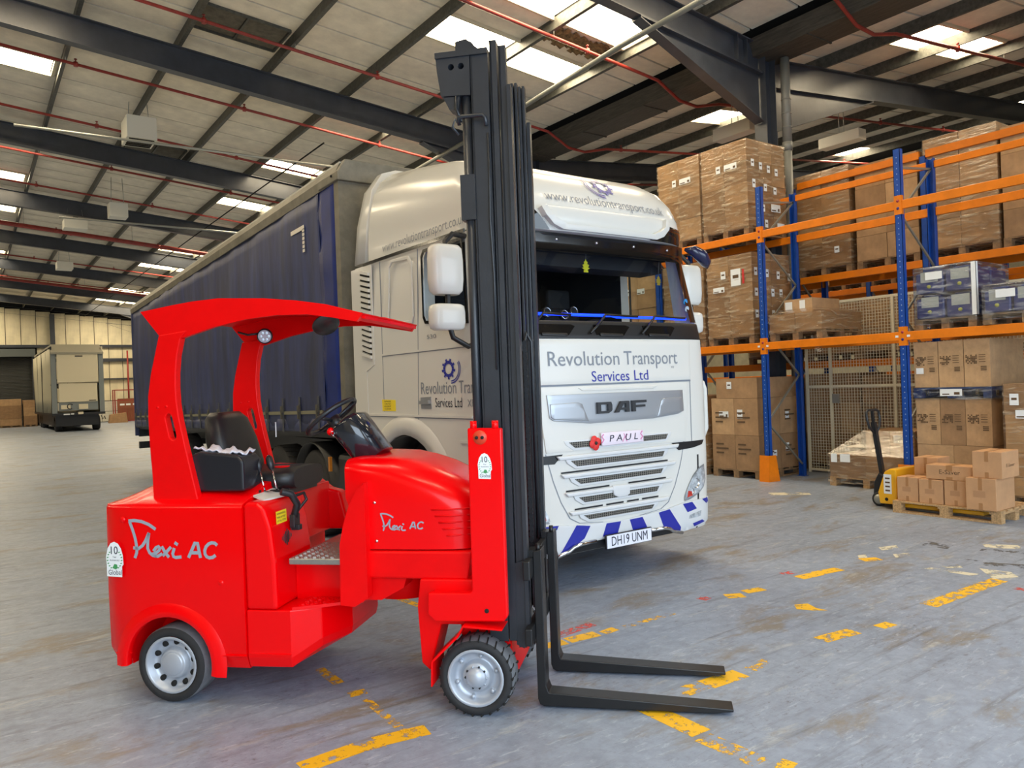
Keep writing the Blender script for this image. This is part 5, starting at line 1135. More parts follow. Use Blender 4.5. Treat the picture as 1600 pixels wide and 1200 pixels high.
for y0, y1 in zip(YU, YU[1:]):
    for z in (2.18, 3.98):
        beam(R1, XF, y0, y1, z, 1); beam(R1, XR, y0, y1, z, -1)
        if y0 > 0: connector(R1, XF, y1, z, 1) if y1 < 10.1 else None
    beam(R1, XR, y0, y1, 4.66, -1, .1)
connector(R1, XF, 3.25, 2.18, 1)
for y in (5.52, 7.79):
    for dy in (-.08, .08): ob('beam_label', MB().box(XF - .003, XF - .001, y + dy - .022, y + dy + .022, 2.165, 2.195), M_lblw, R1)
def guard(y):
    mb = MB().add([(XF - .09, y + .09, 0), (XF - .09, y - .085, 0), (XF - .06, y - .085, .42), (XF - .06, y + .09, .42), (XF + .14, y - .12, 0), (XF + .08, y - .1, .42)], [(0, 1, 2, 3), (1, 4, 5, 2)])
    ob('upright_guard', mb, M_or, R1, solid=.012)
for y in (7.79, 5.52): guard(y)
R2 = thing('pallet_rack', 'taller rack row of orange beams behind the wire mesh fence', 'rack', (0, 0, 0))
X2, X2R = 12.3, 13.25; YU2 = [-.76, 1.51, 3.78, 6.05, 8.32, 10.59, 12.86]
N2 = [(4.95, 'F'), (4.3, 'R'), (3.5, 'F'), (2.7, 'R'), (1.9, 'F'), (1.1, 'R'), (.3, 'F')]
for y in YU2:
    if abs(y - 8.32) < .1: y += .05
    upright(R2, X2, y, 5.04, 1); upright(R2, X2R, y, 5.04, -1); frame_braces(R2, X2, X2R, y, N2)
for y0, y1 in zip(YU2, YU2[1:]):
    for z in (1.86, 3.37, 5.07): beam(R2, X2, y0, y1, z, 1); beam(R2, X2R, y0, y1, z, -1)
R3 = thing('pallet_rack', 'farthest rack row seen dimly through the beams', 'rack', (0, 0, 0))
X3, X3R = 15.6, 16.55; YU3 = [-.2, 2.07, 4.34, 6.61, 8.88, 11.15, 13.42]
for y in YU3: upright(R3, X3, y, 5.3, 1); upright(R3, X3R, y, 5.3, -1); frame_braces(R3, X3, X3R, y, N2)
for y0, y1 in zip(YU3, YU3[1:]):
    for z in (1.63, 3.44, 5.2): beam(R3, X3, y0, y1, z, 1); beam(R3, X3R, y0, y1, z, -1)
# ---------------- loads
def pallet_mesh(lx, ly, h=.14):
    """boards along y on bearers along x; origin at corner"""
    mb = MB(); t = .022
    for i in range(5): x = (lx - .1) * i / 4; mb.box(x, x + .1, 0, ly, h - t, h)
    for i in range(3):
        y = (ly - .1) * i / 2; mb.box(0, lx, y, y + .1, h - 2 * t, h - t)
        for j in range(3): x = (lx - .12) * j / 2; mb.box(x, x + .12, y, y + .1, t, h - 2 * t)
        mb.box(0, lx, y, y + .1, 0, t)
    return mb
PALM = {}
def carton_mesh(sx, sy, sz):
    g = .004; mb = MB().box(g, sx - g, g, sy - g, 0, sz - g)
    return mb.mesh('carton')
def load(label, x, y, z, lx, ly, layers, wrap=M_wrap, pal=True, stickers=(), group=None, seed=0, lean=.004, palm=None):
    """x,y,z corner of the pallet; layers: list of (height, nx, ny, inset x0,x1,y0,y1)"""
    rnd = random.Random(seed); t = thing('pallet_load', label, 'pallet load', (x, y, z), 0, group)
    h = 0.
    if pal:
        key = (round(lx, 2), round(ly, 2))
        if key not in PALM: PALM[key] = pallet_mesh(lx, ly).mesh('pallet')
        ob('pallet', PALM[key], palm or M_pal2, t); h = .142
    zb = h
    for L_ in layers:
        hh, nx, ny = L_[:3]; i0, i1, j0, j1 = L_[3:7] if len(L_) > 3 else (0, 0, 0, 0); sx_, sy_ = (lx - i0 - i1) / nx, (ly - j0 - j1) / ny
        mes = carton_mesh(sx_, sy_, hh); mi = (L_[7] if len(L_) > 7 else None)
        copies = {}
        for i in range(nx):
            for j in range(ny):
                if 0 < i < nx - 1 and 0 < j < ny - 1: continue
                k = rnd.randrange(4) if mi is None else mi
                if k not in copies:
                    mm = mes.copy(); mm.materials.clear(); mm.materials.append(M_cards[k] if isinstance(k, int) else k); copies[k] = mm
                o = ob('carton', copies[k], None, t, (i0 + i * sx_ + rnd.uniform(-lean, lean), j0 + j * sy_ + rnd.uniform(-lean, lean), h))
                o.rotation_euler.z = rnd.uniform(-.006, .006)
        h += hh
    for s in stickers:   # (face, across, up, w, h[, kind])
        f, a, b, sw, shh = s[:5]; e = .014 if wrap else .004; kind = s[5] if len(s) > 5 else 0
        i0, j0 = (s[6], s[7]) if len(s) > 7 else (0, 0)
        if f == 'x': pl = lambda u, v, e=e, a=a, b=b, i0=i0: (i0 - e, a - u, b + v)
        else: pl = lambda u, v, e=e, a=a, b=b, j0=j0: (a + u, j0 - e, b + v)
        st = flat('sticker', [[(0, 0), (sw, 0), (sw, shh), (0, shh)]], pl, M_lblw if kind < 2 else M_lblw, t)
        pl2 = (lambda u, v, pl=pl, f=f: (pl(u, v)[0] - .0012, pl(u, v)[1], pl(u, v)[2]) if f == 'x' else (pl(u, v)[0], pl(u, v)[1] - .0012, pl(u, v)[2]))
        bars = [[(sw * .2, shh * .45), (sw * .8, shh * .45), (sw * .8, shh * .65), (sw * .2, shh * .65)]] if kind == 0 else [[(sw * .06, shh * .12), (sw * .5, shh * .12), (sw * .5, shh * .28), (sw * .06, shh * .28)], [(sw * .72, shh * .12), (sw * .9, shh * .12), (sw * .9, shh * .5), (sw * .72, shh * .5)]]
        flat('sticker_print', bars, pl2, M_ptape if kind < 2 else mat('red_print', (200, 50, 50), .5), st)
    if wrap:
        wb_ = MB(); e = .010; xs, ys = lx + 2 * e, ly + 2 * e; n = 14; nz_ = 10; H_ = h - zb + .05
        def face(p, q, du, dv):
            def fn(a, b):
                bx, by = p[0] + (q[0] - p[0]) * a, p[1] + (q[1] - p[1]) * a; w_ = .006 * math.sin(b * 31 + a * 4 + seed) * math.sin(a * 9 + b * 3)
                return (bx + du * w_, by + dv * w_, zb - .05 + H_ * b)
            return fn
        wb_.grid(face((-e, ly + e), (-e, -e), -1, 0), n, nz_); wb_.grid(face((-e, -e), (lx + e, -e), 0, -1), n, nz_)
        wb_.grid(face((lx + e, -e), (lx + e, ly + e), 1, 0), n, nz_); wb_.grid(face((lx + e, ly + e), (-e, ly + e), 0, 1), n, nz_)
        if len(layers[-1]) <= 3 or not any(layers[-1][3:7]): ob('stretch_wrap', wb_, wrap, t)
    return t, h
zL1, zL2 = 2.245, 4.045
G1 = 'wrapped pallet loads on the racks'
st2 = [('x', .62, 1.12, .09, .12), ('x', .45, 1.13, .26, .1, 1)] + [('y', .1 + .21 * i, 1.13 - .03 * i, .08, .12) for i in range(4)] + [('y', .12, .78, .08, .14), ('y', .42, .75, .08, .12), ('y', .68, .72, .08, .12), ('y', .35, .4, .08, .12), ('y', .6, .42, .25, .13, 1), ('y', .42, .14, .08, .13), ('y', .75, .12, .2, .12, 1)]
load('tall wrapped stack of brown cartons on the top beams beside the valley column', 10.58, 8.03, zL2, 1.02, .95, [(.36, 3, 2)] * 4, stickers=st2, group=G1, seed=3)
load('tall wrapped stack of brown cartons on the top beams, half hidden by the cab roof', 10.58, 9.03, zL2, 1.02, .98, [(.36, 3, 2)] * 4, stickers=[('x', .62, 1.12, .09, .12), ('x', .45, 1.13, .26, .1, 1)], group=G1, seed=5)
st3 = [('x', .63, 1.12, .1, .13), ('x', .42, .98, .2, .28), ('x', .8, .9, .24, .09, 1)] + [('y', .04 + .3 * i, 1.12 - .02 * i, .08, .13) for i in range(4)] + [('y', .04 + .22 * i, .78, .08, .13) for i in range(4)] + [('y', .04 + .22 * i, .42, .08, .13) for i in range(4)]
t, h = load('wrapped brown carton stack with red edged notice on the lower beams', 10.58, 8.0, zL1, 1.02, .94, [(.34, 2, 2)] * 4, stickers=st3, group=G1, seed=8)
ob('notice_edge', MB().box(-.0165, -.0155, .145, .185, 1.0, 1.24), mat('red_print', (200, 50, 50), .5), t)
load('wrapped brown carton stack on the lower beams next to the cab mirror', 10.58, 9.02, zL1, 1.02, .95, [(.34, 2, 2)] * 4, group=G1, seed=9)
pr_s = [('y', .15, .95, .1, .13), ('y', .7, .42, .1, .14), ('y', .35, .36, .11, .1), ('y', .72, .95, .1, .14), ('x', .8, 1.02, .2, .1, 1), ('x', .42, 1.0, .11, .15), ('x', .62, 1.5, .1, .12)]
load('large printed cartons stacked on a floor pallet under the rack beside the orange guard', 10.58, 7.98, 0, 1.15, .97, [(.58, 2, 2), (.62, 2, 2), (.34, 1, 1, 0, 0, .0, .12)], stickers=pr_s, wrap=None, group=G1, seed=12)
load('brown cartons on a floor pallet almost hidden by the cab corner', 10.58, 9.1, 0, 1.1, .95, [(.62, 2, 1), (.62, 2, 1)], group=G1, seed=13)
load('carton stack with two stickers seen through the cab windscreen', 10.58, 10.15, zL1, 1.02, 1.0, [(.34, 2, 2)] * 4, group=G1, seed=31, wrap=None, stickers=[('x', .5, 1.1, .2, .1, 1), ('x', .8, 1.1, .1, .12)])
load('plain carton stack on the lower beams farthest behind the cab', 10.58, 11.22, zL1, 1.02, 1.0, [(.34, 2, 2)] * 4, group=G1, seed=32, wrap=None)
# low load, bay nearest the first upright, lower beams
t, h = load('low wrapped load of long cartons with a smaller box on top', 10.6, 6.78, zL1, 1.08, .93, [(.28, 1, 2), (.24, 1, 1, .22, .1, .3, .12)], group=G1, seed=15, wrap=None)
wm = MB(); b0 = [(-.012, -.012, .1), (1.09, -.012, .1), (1.09, .942, .1), (-.012, .942, .1)]; b1 = [(x, y, .425) for x, y, _ in b0]; b2 = [(.2, .28, .5), (1.0, .28, .5), (1.0, .82, .5), (.2, .82, .5)]
wm.add(b0 + b1 + b2, [(i, (i + 1) % 4, 4 + (i + 1) % 4, 4 + i) for i in range(4)] + [(4 + i, 4 + (i + 1) % 4, 8 + (i + 1) % 4, 8 + i) for i in range(4)]); ob('stretch_wrap', wm, M_wrap, t)
ob('loose_wrap_tail', MB().grid(lambda a, b: (-.03 - .02 * math.sin(a * 6 + b * 3), .06 + .12 * a - .1 * b + .01 * math.sin(b * 9), .05 - .26 * b), 6, 8), M_wrap, t)
for a, b in ((.2, .53), (.02, .52)): pass
flat('sticker', [[(0, 0), (.13, 0), (.13, .12), (0, .12)]], lambda u, v: (.213, .78 - u, .50 + v), M_lblw, t); flat('sticker', [[(0, 0), (.1, 0), (.1, .13), (0, .13)]], lambda u, v: (.213, .52 - u, .5 + v), M_lblw, t)
# low floor load behind the pallet jack
t, h = load('low wrapped carton load on the floor under the rack behind the yellow pallet truck', 10.72, 5.66, 0, 1.0, 1.16, [(.33, 1, 2), (.36, 1, 2, .3, 0, .0, .42)], wrap=None, group=G1, seed=18, palm=M_pal)
wm = MB(); b0 = [(-.015, -.015, .05), (1.01, -.015, .05), (1.01, 1.18, .05), (-.015, 1.18, .05)]; b1 = [(x, y, .48) for x, y, _ in b0]; b2 = [(.28, -.01, .835), (1.0, -.01, .835), (1.0, .75, .835), (.28, .75, .835)]
wm.add(b0 + b1 + b2, [(i, (i + 1) % 4, 4 + (i + 1) % 4, 4 + i) for i in range(4)] + [(4 + i, 4 + (i + 1) % 4, 8 + (i + 1) % 4, 8 + i) for i in range(4)]); ob('stretch_wrap', wm, M_wrap, t)
for y_, z_, w_, hh_ in ((1.12, .36, .1, .13), (.97, .37, .16, .12)): flat('sticker', [[(0, 0), (w_, 0), (w_, hh_), (0, hh_)]], lambda u, v, y_=y_, z_=z_: (-.02, y_ - u, z_ + v), M_lblw, t)
flat('sticker', [[(0, 0), (.2, 0), (.2, .11), (0, .11)]], lambda u, v: (.272, .3 - u, .66 + v), M_lblw, t)
# blue drums in clear wrap
M_drum = mat('navy_drum', (44, 62, 128), .35, noise=.1); M_cap = mat('yellow_cap', (206, 200, 90), .5)
def drums(label, x, y, z, lx, ly, nx, ny, nz, seed):
    t = thing('pallet_load', label, 'pallet load', (x, y, z), 0, 'pallets of blue drums in clear wrap'); key = (round(lx, 2), round(ly, 2))
    if key not in PALM: PALM[key] = pallet_mesh(lx, ly).mesh('pallet')
    ob('pallet', PALM[key], M_pal2, t); sx_, sy_, sz_ = lx / nx, ly / ny, .34
    dm = MB(); g = .012
    dm.box(g, sx_ - g, g, sy_ - g, .0, sz_ * .82).box(sx_ * .2, sx_ * .8, sy_ * .2, sy_ * .8, sz_ * .8, sz_ * .97); dme = dm.mesh('drum')
    cp = MB().lathe([(0, -.02), (.022, -.02), (.024, 0)], (g, sy_ * .5, .09), (1, 0, 0), 12).mesh('cap')
    for k in range(nz):
        for i in range(nx):
            for j in range(ny):
                o = ob('drum', dme, M_drum, t, (i * sx_, j * sy_, .145 + k * sz_), bevel=.03, seg=3)
                if i == 0:
                    ob('drum_cap', cp, M_cap, o); ob('drum_label', MB().box(g - .004, g - .002, sy_ * .2, sy_ * .78, .15, .29), mat('cream_label', (206, 204, 192), .6), o)
    wb_ = MB().box(-.014, lx + .014, -.014, ly + .014, .06, .15 + nz * sz_ + .012); ob('stretch_wrap', wb_, M_wrap2, t, bevel=.02)
    ob('edge_protector', MB().box(-.02, .03, -.02, -.015, .15, .15 + nz * sz_).box(-.02, -.015, -.02, .04, .15, .15 + nz * sz_), M_lblw, t)
    st = flat('sticker', [[(0, 0), (.22, 0), (.22, .1), (0, .1)]], lambda u, v: (-.019, ly - .16 - u, .145 + nz * sz_ - .16 + v), M_lblw, t)
    return t
drums('navy drums double stacked in clear wrap on the lower beams', 10.6, 4.6, zL1, .95, .78, 2, 2, 2, 1)
drums('single layer of navy drums in clear wrap at the right frame edge', 10.5, 3.5, zL1, .95, .98, 2, 3, 1, 2)
# printed tall cartons with a blue pallet between
t, h = load('tall printed cartons in two tiers with a blue pallet between them under the rack', 10.6, 4.46, 0, 1.0, .96, [(.56, 1, 2), (.62, 1, 3)], wrap=None, group=G1, seed=20)
ob('blue_pallet', pallet_mesh(1.02, .98).mesh('blue_pallet'), mat('blue_painted_wood', (40, 66, 120), .6, noise=.2), t, (-.01, -.01, h))
ob('pallet_wrap', MB().box(-.02, 1.03, -.02, .98, h - .02, h + .15), M_wrap2, t)
st = flat('sticker', [[(0, 0), (.28, 0), (.28, .09), (0, .09)]], lambda u, v: (-.022, .62 - u, h + .03 + v), M_lblw, t)
flat('sticker_print', [[(.03, .015), (.12, .015), (.12, .03), (.03, .03)], [(.18, .015), (.25, .015), (.25, .05), (.18, .05)]], lambda u, v: (-.0232, .62 - u, h + .03 + v), M_ptape, st)
cme_ = carton_mesh(1.0, .32, .62)
def print_block(par, y, z, s=1.):
    rnd = random.Random(int(y * 100 + z * 10)); pls = []
    for i in range(7):
        for j in range(6):
            if rnd.random() < .6: pls.append([(y - .02 * i - .0, z + .02 * j), (y - .02 * i - .017, z + .02 * j), (y - .02 * i - .017, z + .02 * j + .016), (y - .02 * i, z + .02 * j + .016)])
    for k in range(4): pls.append([(y - .16, z + .02 + .03 * k), (y - .24, z + .02 + .03 * k), (y - .24, z + .027 + .03 * k), (y - .16, z + .027 + .03 * k)])
    for k in range(3): pls.append([(y - .18, z - .09 + .022 * k), (y - .25, z - .09 + .022 * k), (y - .25, z - .077 + .022 * k), (y - .18, z - .077 + .022 * k)])
    o = flat('carton_print', pls, lambda u, v: (-.0055, u, v), M_ptape, par); o['kind'] = 'stuff'
for j in range(3):
    o = ob('carton', cme_, M_cards[2], t, (0, j * .322 - .003, h + .142))
    print_block(t, .322 * j + .29, h + .142 + .3); print_block(t, .322 * j + .29, h - .33)
flat('sticker', [[(0, 0), (.1, 0), (.1, .08), (0, .08)]], lambda u, v: (-.007, .93 - u, h + .33 + v), M_lblw, t)
load('carton stack on the floor at the right frame edge in front of the rack', 10.38, 3.3, 0, .95, .93, [(.22, 1, 2), (.3, 1, 2), (.48, 1, 1), (.36, 1, 1)], group=G1, seed=25, stickers=[('x', .86, 1.24, .1, .14), ('x', .8, 1.08, .2, .1, 1), ('x', .7, .5, .2, .12)])
# row 2 and 3 loads
k = 0
R2L = ['left of', 'behind', 'right of']
for (y0, zz, hh, nn, n_, lab) in ((8.42, 3.43, .32, 4, 2, 'dim carton stack on the middle beams of the taller rack beyond the first upright'), (7.3, 3.43, .42, 4, 2, 'wrapped dim carton stack on the middle beams above the mesh fence'), (6.15, 3.43, .40, 4, 2, 'carton stack on the middle beams left of the tall blue upright'), (5.0, 3.43, .43, 4, 2, 'wrapped carton stack on the middle beams above the navy drums'), (3.9, 3.43, .40, 4, 2, 'carton stack on the middle beams at the upper right edge'),
                             (8.42, 1.92, .3, 3, 2, 'cartons on the lower beams of the taller rack behind the first upright'), (7.2, 1.92, .28, 3, 2, 'cartons on the lower beams behind the mesh fence, left part'), (6.15, 1.92, .3, 3, 2, 'cartons on the lower beams behind the mesh fence, middle part'), (4.9, 1.92, .3, 3, 2, 'cartons on the lower beams behind the mesh fence, right part'),
                             (8.42, 0, .5, 3, 2, 'floor stack of cartons behind the far left end of the mesh'), (7.25, 0, .52, 3, 3, 'floor stack of tall cartons behind the left mesh panel'), (6.15, 0, .5, 3, 3, 'floor stack of tall cartons behind the middle mesh panel'), (4.95, 0, .5, 3, 3, 'floor stack of cartons behind the right mesh panel')):
    wr_ = M_wrap if k % 2 else None
    load(lab, 12.34, y0, zz, .9, 1.05, [(hh, 2, n_)] * nn, group='loads on the taller rack', seed=40 + k, wrap=wr_, stickers=[('x', .3, .35, .09, .11)] if k % 3 == 1 else ([('y', .5, .5, .12, .14)] if k % 3 == 0 else ())); k += 1
for (y0, zz, lab) in ((8.95, 3.5, 'distant cartons on the middle beams of the farthest rack, left end'), (7.85, 3.5, 'distant cartons on the middle beams of the farthest rack, centre'), (6.7, 3.5, 'distant cartons on the middle beams of the farthest rack, right end'), (10.1, 3.5, 'distant cartons on the farthest rack beyond the valley column')):
    load(lab, 15.64, y0, zz, .9, 1.02, [(.36, 1, 2)] * 5, group='loads on the farthest rack', seed=70 + k, wrap=None); k += 1
# wire mesh fence
MF = thing('mesh_fence', 'galvanised wire mesh security fence behind the first rack', 'fence', (12.0, 0, 0))
M_wire = mat('galvanised_wire', (222, 214, 190), .5)
for y in (8.0, 7.55, 6.44, 5.33, 4.22, 3.11, 2.0): ob('fence_post', MB().box(-.02, .02, y - .02, y + .02, 0, 2.92), M_wire, MF)
for z in (.05, 1.48, 2.9): ob('fence_rail', MB().box(-.015, .015, 2.0, 8.0, z - .02, z + .02), M_wire, MF)
wm = MB(); z = .1
while z < 2.88: wm.bar((0, 2.0, z), (0, 8.0, z), .0065); z += .05
y = 2.03
while y < 8.0: wm.bar((0, y, .07), (0, y, 2.88), .0065); y += .05
o = ob('wire_mesh', wm, M_wire, MF); o['kind'] = 'stuff'
ob('fence_lock', MB().box(-.03, .0, 7.4, 7.52, 1.2, 1.35), M_galv, MF)
# ================================================================== floor pallet with cartons, pallet truck
PL = thing('euro_pallet', 'light wooden pallet on the floor carrying the fresh cartons', 'pallet', (9.125, 3.785, 0)); PX, PYL = .80, 1.2
for i in range(5): x = (PX - .12) * i / 4; ob('deck_board', MB().box(x, x + .12, 0, PYL, .122, .144), M_pal, PL, bevel=.002)
for j in range(3):
    y = (PYL - .1) * j / 2; ob('cross_board', MB().box(0, PX, y, y + .12 if j < 2 else y + .1, .1, .122), M_pal, PL)
    for i in range(3): x = (PX - .1) * i / 2; ob('block', MB().box(x, x + .1, y, y + .1, .022, .1), M_pal, PL)
for i in range(3): x = (PX - .1) * i / 2; ob('base_board', MB().box(x, x + .1, 0, PYL, 0, .022), M_pal, PL)
CG_ = 'fresh cartons on the floor pallet'
def box_thing(label, x, y, z, sx_, sy_, sz_, text=None, rz=0., seed=0):
    t = thing('cardboard_box', label, 'box', (x, y, z), rz, CG_)
    ob('carton_body', MB().box(0, sx_, 0, sy_, 0, sz_), M_new, t, bevel=.004)
    ob('parcel_tape', MB().box(-.0012, .002, sy_ * .45, sy_ * .58, sz_ * .62, sz_ + .001).box(-.001, sx_, sy_ * .45, sy_ * .58, sz_ - .001, sz_ + .0012), M_tape_b, t); ob('parcel_tape', MB().box(-.0012, .002, sy_ * .45, sy_ * .58, 0, sz_ * .22), M_tape_b, t)
    if text == 'x': lettering('box_print', 'E-Saver', .05, lambda u, v: (-.002, sy_ * .72 - u, sz_ * .4 + v), M_ptape, t, width=.23)
    elif text == 'y': lettering('box_print', 'E-Saver', .035, lambda u, v: (sx_ * .25 + u, -.002, sz_ * .42 + v), M_ptape, t, width=.2)
    else: flat('box_print', [[(0, 0), (sy_ * .4, 0), (sy_ * .4, sz_ * .2), (0, sz_ * .2)]], lambda u, v: (-.0009, sy_ * .75 - u, sz_ * .4 + v), mat('pale_print', (180, 136, 98), .8), t)
    return t
box_thing('small carton on the pallet corner next to the yellow pallet truck', 9.16, 4.69, .146, .26, .25, .285)
box_thing('small carton second from the pallet truck in the lower row', 9.15, 4.405, .146, .26, .27, .28)
box_thing('small carton beside the big box in the lower row', 9.16, 4.13, .146, .28, .26, .285)
box_thing('biggest square carton on the near end of the pallet', 9.06, 3.80, .146, .46, .31, .35)
box_thing('long flat carton with lettering lying on the lower row', 9.17, 4.055, .434, .24, .54, .165, 'x')
box_thing('carton behind the long flat carton, above the pallet truck end', 9.46, 4.6, .146, .3, .28, .5)
box_thing('carton with lettering on its end, on top of the big box', 9.09, 3.745, .499, .42, .30, .29, 'y')
box_thing('carton at the back of the pallet near the rack', 9.56, 4.0, .146, .3, .4, .27)
# pallet truck
PT = thing('pallet_truck', 'yellow hand pallet truck with black handle parked in the floor pallet', 'pallet truck', (9.53, 5.12, 0))
M_py = mat('yellow_truck_paint', (238, 176, 28), .35, coat=.2)
ob('pump_housing', MB().prism([(-.1, .06), (.12, .06), (.14, .2), (.05, .46), (-.02, .5), (-.1, .5)], 'x', -.24, .24), M_py, PT, bevel=.015)
flat('warning_label', [[(0, 0), (.1, 0), (.1, .24), (0, .24)]], lambda u, v: (-.2415, .06 - u, .19 + v), M_lblw, PT); flat('label_print', [[(.02, .03 + .05 * q), (.08, .03 + .05 * q), (.08, .05 + .05 * q), (.02, .05 + .05 * q)] for q in range(4)], lambda u, v: (-.2425, .06 - u, .19 + v), M_ptape, PT)
ob('bolt_hole', MB().lathe([(0, -.004), (.02, -.004), (.022, .0)], (-.24, .03, .12), (1, 0, 0), 12), M_gap, PT)
for x in (-.19, .19): ob('fork_arm', MB().box(x - .08, x + .08, -1.1, -.08, .05, .095), M_py, PT, bevel=.008)
ob('handle_base', MB().prism([(.1, .1), (.3, .12), (.28, .3), (.22, .42), (.12, .36)], 'x', -.07, .07), M_blk, PT, bevel=.01)
ob('tow_bar', MB().bar((0, .2, .36), (0, .30, 1.06), .055, .05, up=(0, 1, 0)), M_blk, PT)
ob('handle_loop', MB().tube([(0, .275, .90), (-.12, .29, 1.0), (-.15, .30, 1.1), (-.145, .31, 1.19), (-.1, .315, 1.215), (.1, .315, 1.215), (.145, .31, 1.19), (.15, .30, 1.1), (.12, .29, 1.0), (0, .275, .90)], .016, 8), M_blk, PT)
ob('grip_lever', MB().bar((0, .3, 1.04), (.0, .312, 1.2), .03), M_blk, PT)
for x in (-.1, .1): w_ = ob('steer_wheel', MB().lathe([(.02, -.025), (.08, -.025), (.09, -.015), (.09, .015), (.08, .025), (.02, .025)], (x, .2, .09), (1, 0, 0), 22), M_tyre, PT); ob('wheel_hub', MB().lathe([(0, -.028), (.06, -.026), (.062, 0)], (x - .0, .2, .09), (1, 0, 0), 16), M_galv, w_)
# printed lines on the large floor cartons
def carton_lines(par, pts, f):
    for a, z in pts:
        pls = [[(a, z - .075 * k), (a - (.26 if k == 1 else .16), z - .075 * k), (a - (.26 if k == 1 else .16), z - .075 * k + .026), (a, z - .075 * k + .026)] for k in range(3)]
        for pl in pls: flat('carton_print', [pl], (lambda u, v: (-.0062, u, v)) if f == 'x' else (lambda u, v: (.62 - u, -.0062, v)), M_ptape, par)
for o in [q for q in COL.objects if q.get('label', '').startswith('large printed cartons')]:
    carton_lines(o, ((.42, .55), (.88, .55), (.42, 1.08), (.88, 1.08)), 'x'); carton_lines(o, ((.5, .5), (-.08, .5), (.5, 1.1), (-.08, 1.1)), 'y')
# ================================================================== floor markings
M_yp = [worn('worn_yellow_paint_%d' % i, (232, 178, 30), t_, 16.) for i, t_ in enumerate((.41, .47, .53))]
M_rp = worn('worn_red_paint', (206, 74, 62), .5, 22.); M_cp = worn('worn_cream_patch', (206, 200, 178), .47, 5.); M_dp2 = worn('dark_scuff', (92, 92, 92), .52, 7.)
def mark(pts, m, i=[0]):
    i[0] += 1; mb = MB(); n = len(pts); mb.add([(x, y, .0008 + .00005 * (i[0] % 9)) for x, y in pts], [tuple(range(n))]); o = ob('floor_marking', mb, m, FLOOR); return o
mark([(5.665, 2.923), (6.750, 2.892), (6.746, 2.762), (5.661, 2.793)], M_yp[1])
mark([(2.928, 2.980), (2.916, 2.542), (2.786, 2.546), (2.798, 2.984)], M_yp[0])
mark([(2.884, 2.515), (2.892, 2.186), (2.772, 2.184), (2.764, 2.513)], M_yp[2])
mark([(2.934, 2.151), (2.949, 2.080), (2.851, 2.060), (2.836, 2.131)], M_yp[1])
mark([(3.134, 3.000), (3.349, 2.992), (3.345, 2.872), (3.130, 2.880)], M_yp[2])
mark([(3.332, 2.989), (3.614, 2.971), (3.606, 2.841), (3.324, 2.859)], M_yp[0])
mark([(3.640, 2.942), (3.889, 2.971), (3.899, 2.891), (3.650, 2.862)], M_yp[2])
mark([(3.041, 4.072), (3.203, 4.045), (3.187, 3.947), (3.025, 3.974)], M_yp[0])
mark([(3.225, 4.062), (3.466, 4.039), (3.456, 3.929), (3.215, 3.952)], M_yp[0])
mark([(3.495, 4.008), (3.625, 4.020), (3.633, 3.940), (3.503, 3.928)], M_yp[0])
mark([(3.691, 3.992), (4.181, 3.988), (4.181, 3.928), (3.691, 3.932)], M_yp[2])
mark([(5.683, 3.994), (5.933, 3.964), (5.919, 3.844), (5.669, 3.874)], M_yp[0])
mark([(5.917, 3.982), (6.195, 3.933), (6.175, 3.815), (5.897, 3.864)], M_yp[0])
mark([(4.827, 4.036), (4.955, 3.966), (4.897, 3.860), (4.769, 3.930)], M_yp[0])
mark([(5.014, 4.016), (5.196, 3.975), (5.174, 3.877), (4.992, 3.918)], M_yp[0])
mark([(4.987, 3.503), (5.086, 3.456), (5.031, 3.351), (5.039, 3.259), (4.960, 3.331), (4.904, 3.425)], M_yp[0])
mark([(4.451, 2.995), (4.768, 2.951), (4.752, 2.833), (4.435, 2.877)], M_yp[1])
mark([(4.953, 2.875), (5.090, 2.862), (5.082, 2.772), (4.945, 2.785)], M_yp[0])
mark([(6.644, 3.978), (6.800, 3.896), (6.744, 3.790), (6.588, 3.872)], M_yp[0])
mark([(1.199, 3.533), (1.489, 3.549), (1.495, 3.429), (1.205, 3.413)], M_yp[0])
mark([(1.485, 3.536), (1.622, 3.507), (1.602, 3.409), (1.465, 3.438)], M_yp[1])
mark([(1.585, 3.547), (1.855, 3.502), (1.835, 3.384), (1.565, 3.429)], M_yp[0])
mark([(1.772, 4.628), (1.776, 4.316), (1.706, 4.316), (1.702, 4.628)], M_yp[1])
mark([(1.720, 4.158), (1.819, 4.145), (1.809, 4.065), (1.710, 4.078)], M_yp[1])
mark([(1.788, 4.007), (1.766, 3.437), (1.716, 3.439), (1.738, 4.009)], M_yp[2])
mark([(2.857, 6.011), (2.911, 5.380), (2.841, 5.374), (2.787, 6.005)], M_yp[1])
mark([(3.202, 6.164), (3.212, 5.946), (3.162, 5.944), (3.152, 6.162)], M_yp[1])
mark([(3.213, 4.176), (3.572, 4.206), (3.580, 4.116), (3.221, 4.086)], M_rp)
mark([(5.697, 4.147), (5.821, 4.120), (5.801, 4.032), (5.677, 4.059)], M_rp)
mark([(4.584, 4.098), (4.673, 4.112), (4.687, 4.024), (4.598, 4.010)], M_rp)
mark([(3.034, 6.058), (3.129, 5.775), (3.043, 5.747), (2.948, 6.030)], M_rp)
mark([(6.540, 2.656), (6.611, 2.640), (6.591, 2.552), (6.520, 2.568)], M_rp)
mark([(7.209, 4.099), (7.405, 4.027), (7.291, 3.935), (7.104, 4.003)], M_cp)
mark([(7.022, 3.853), (7.172, 3.780), (7.092, 3.709), (6.898, 3.755)], M_cp)
mark([(6.754, 4.043), (6.850, 4.023), (6.725, 3.926), (6.669, 3.981)], M_cp)
mark([(8.010, 3.499), (8.170, 3.254), (8.036, 3.148), (7.859, 3.405)], M_cp)
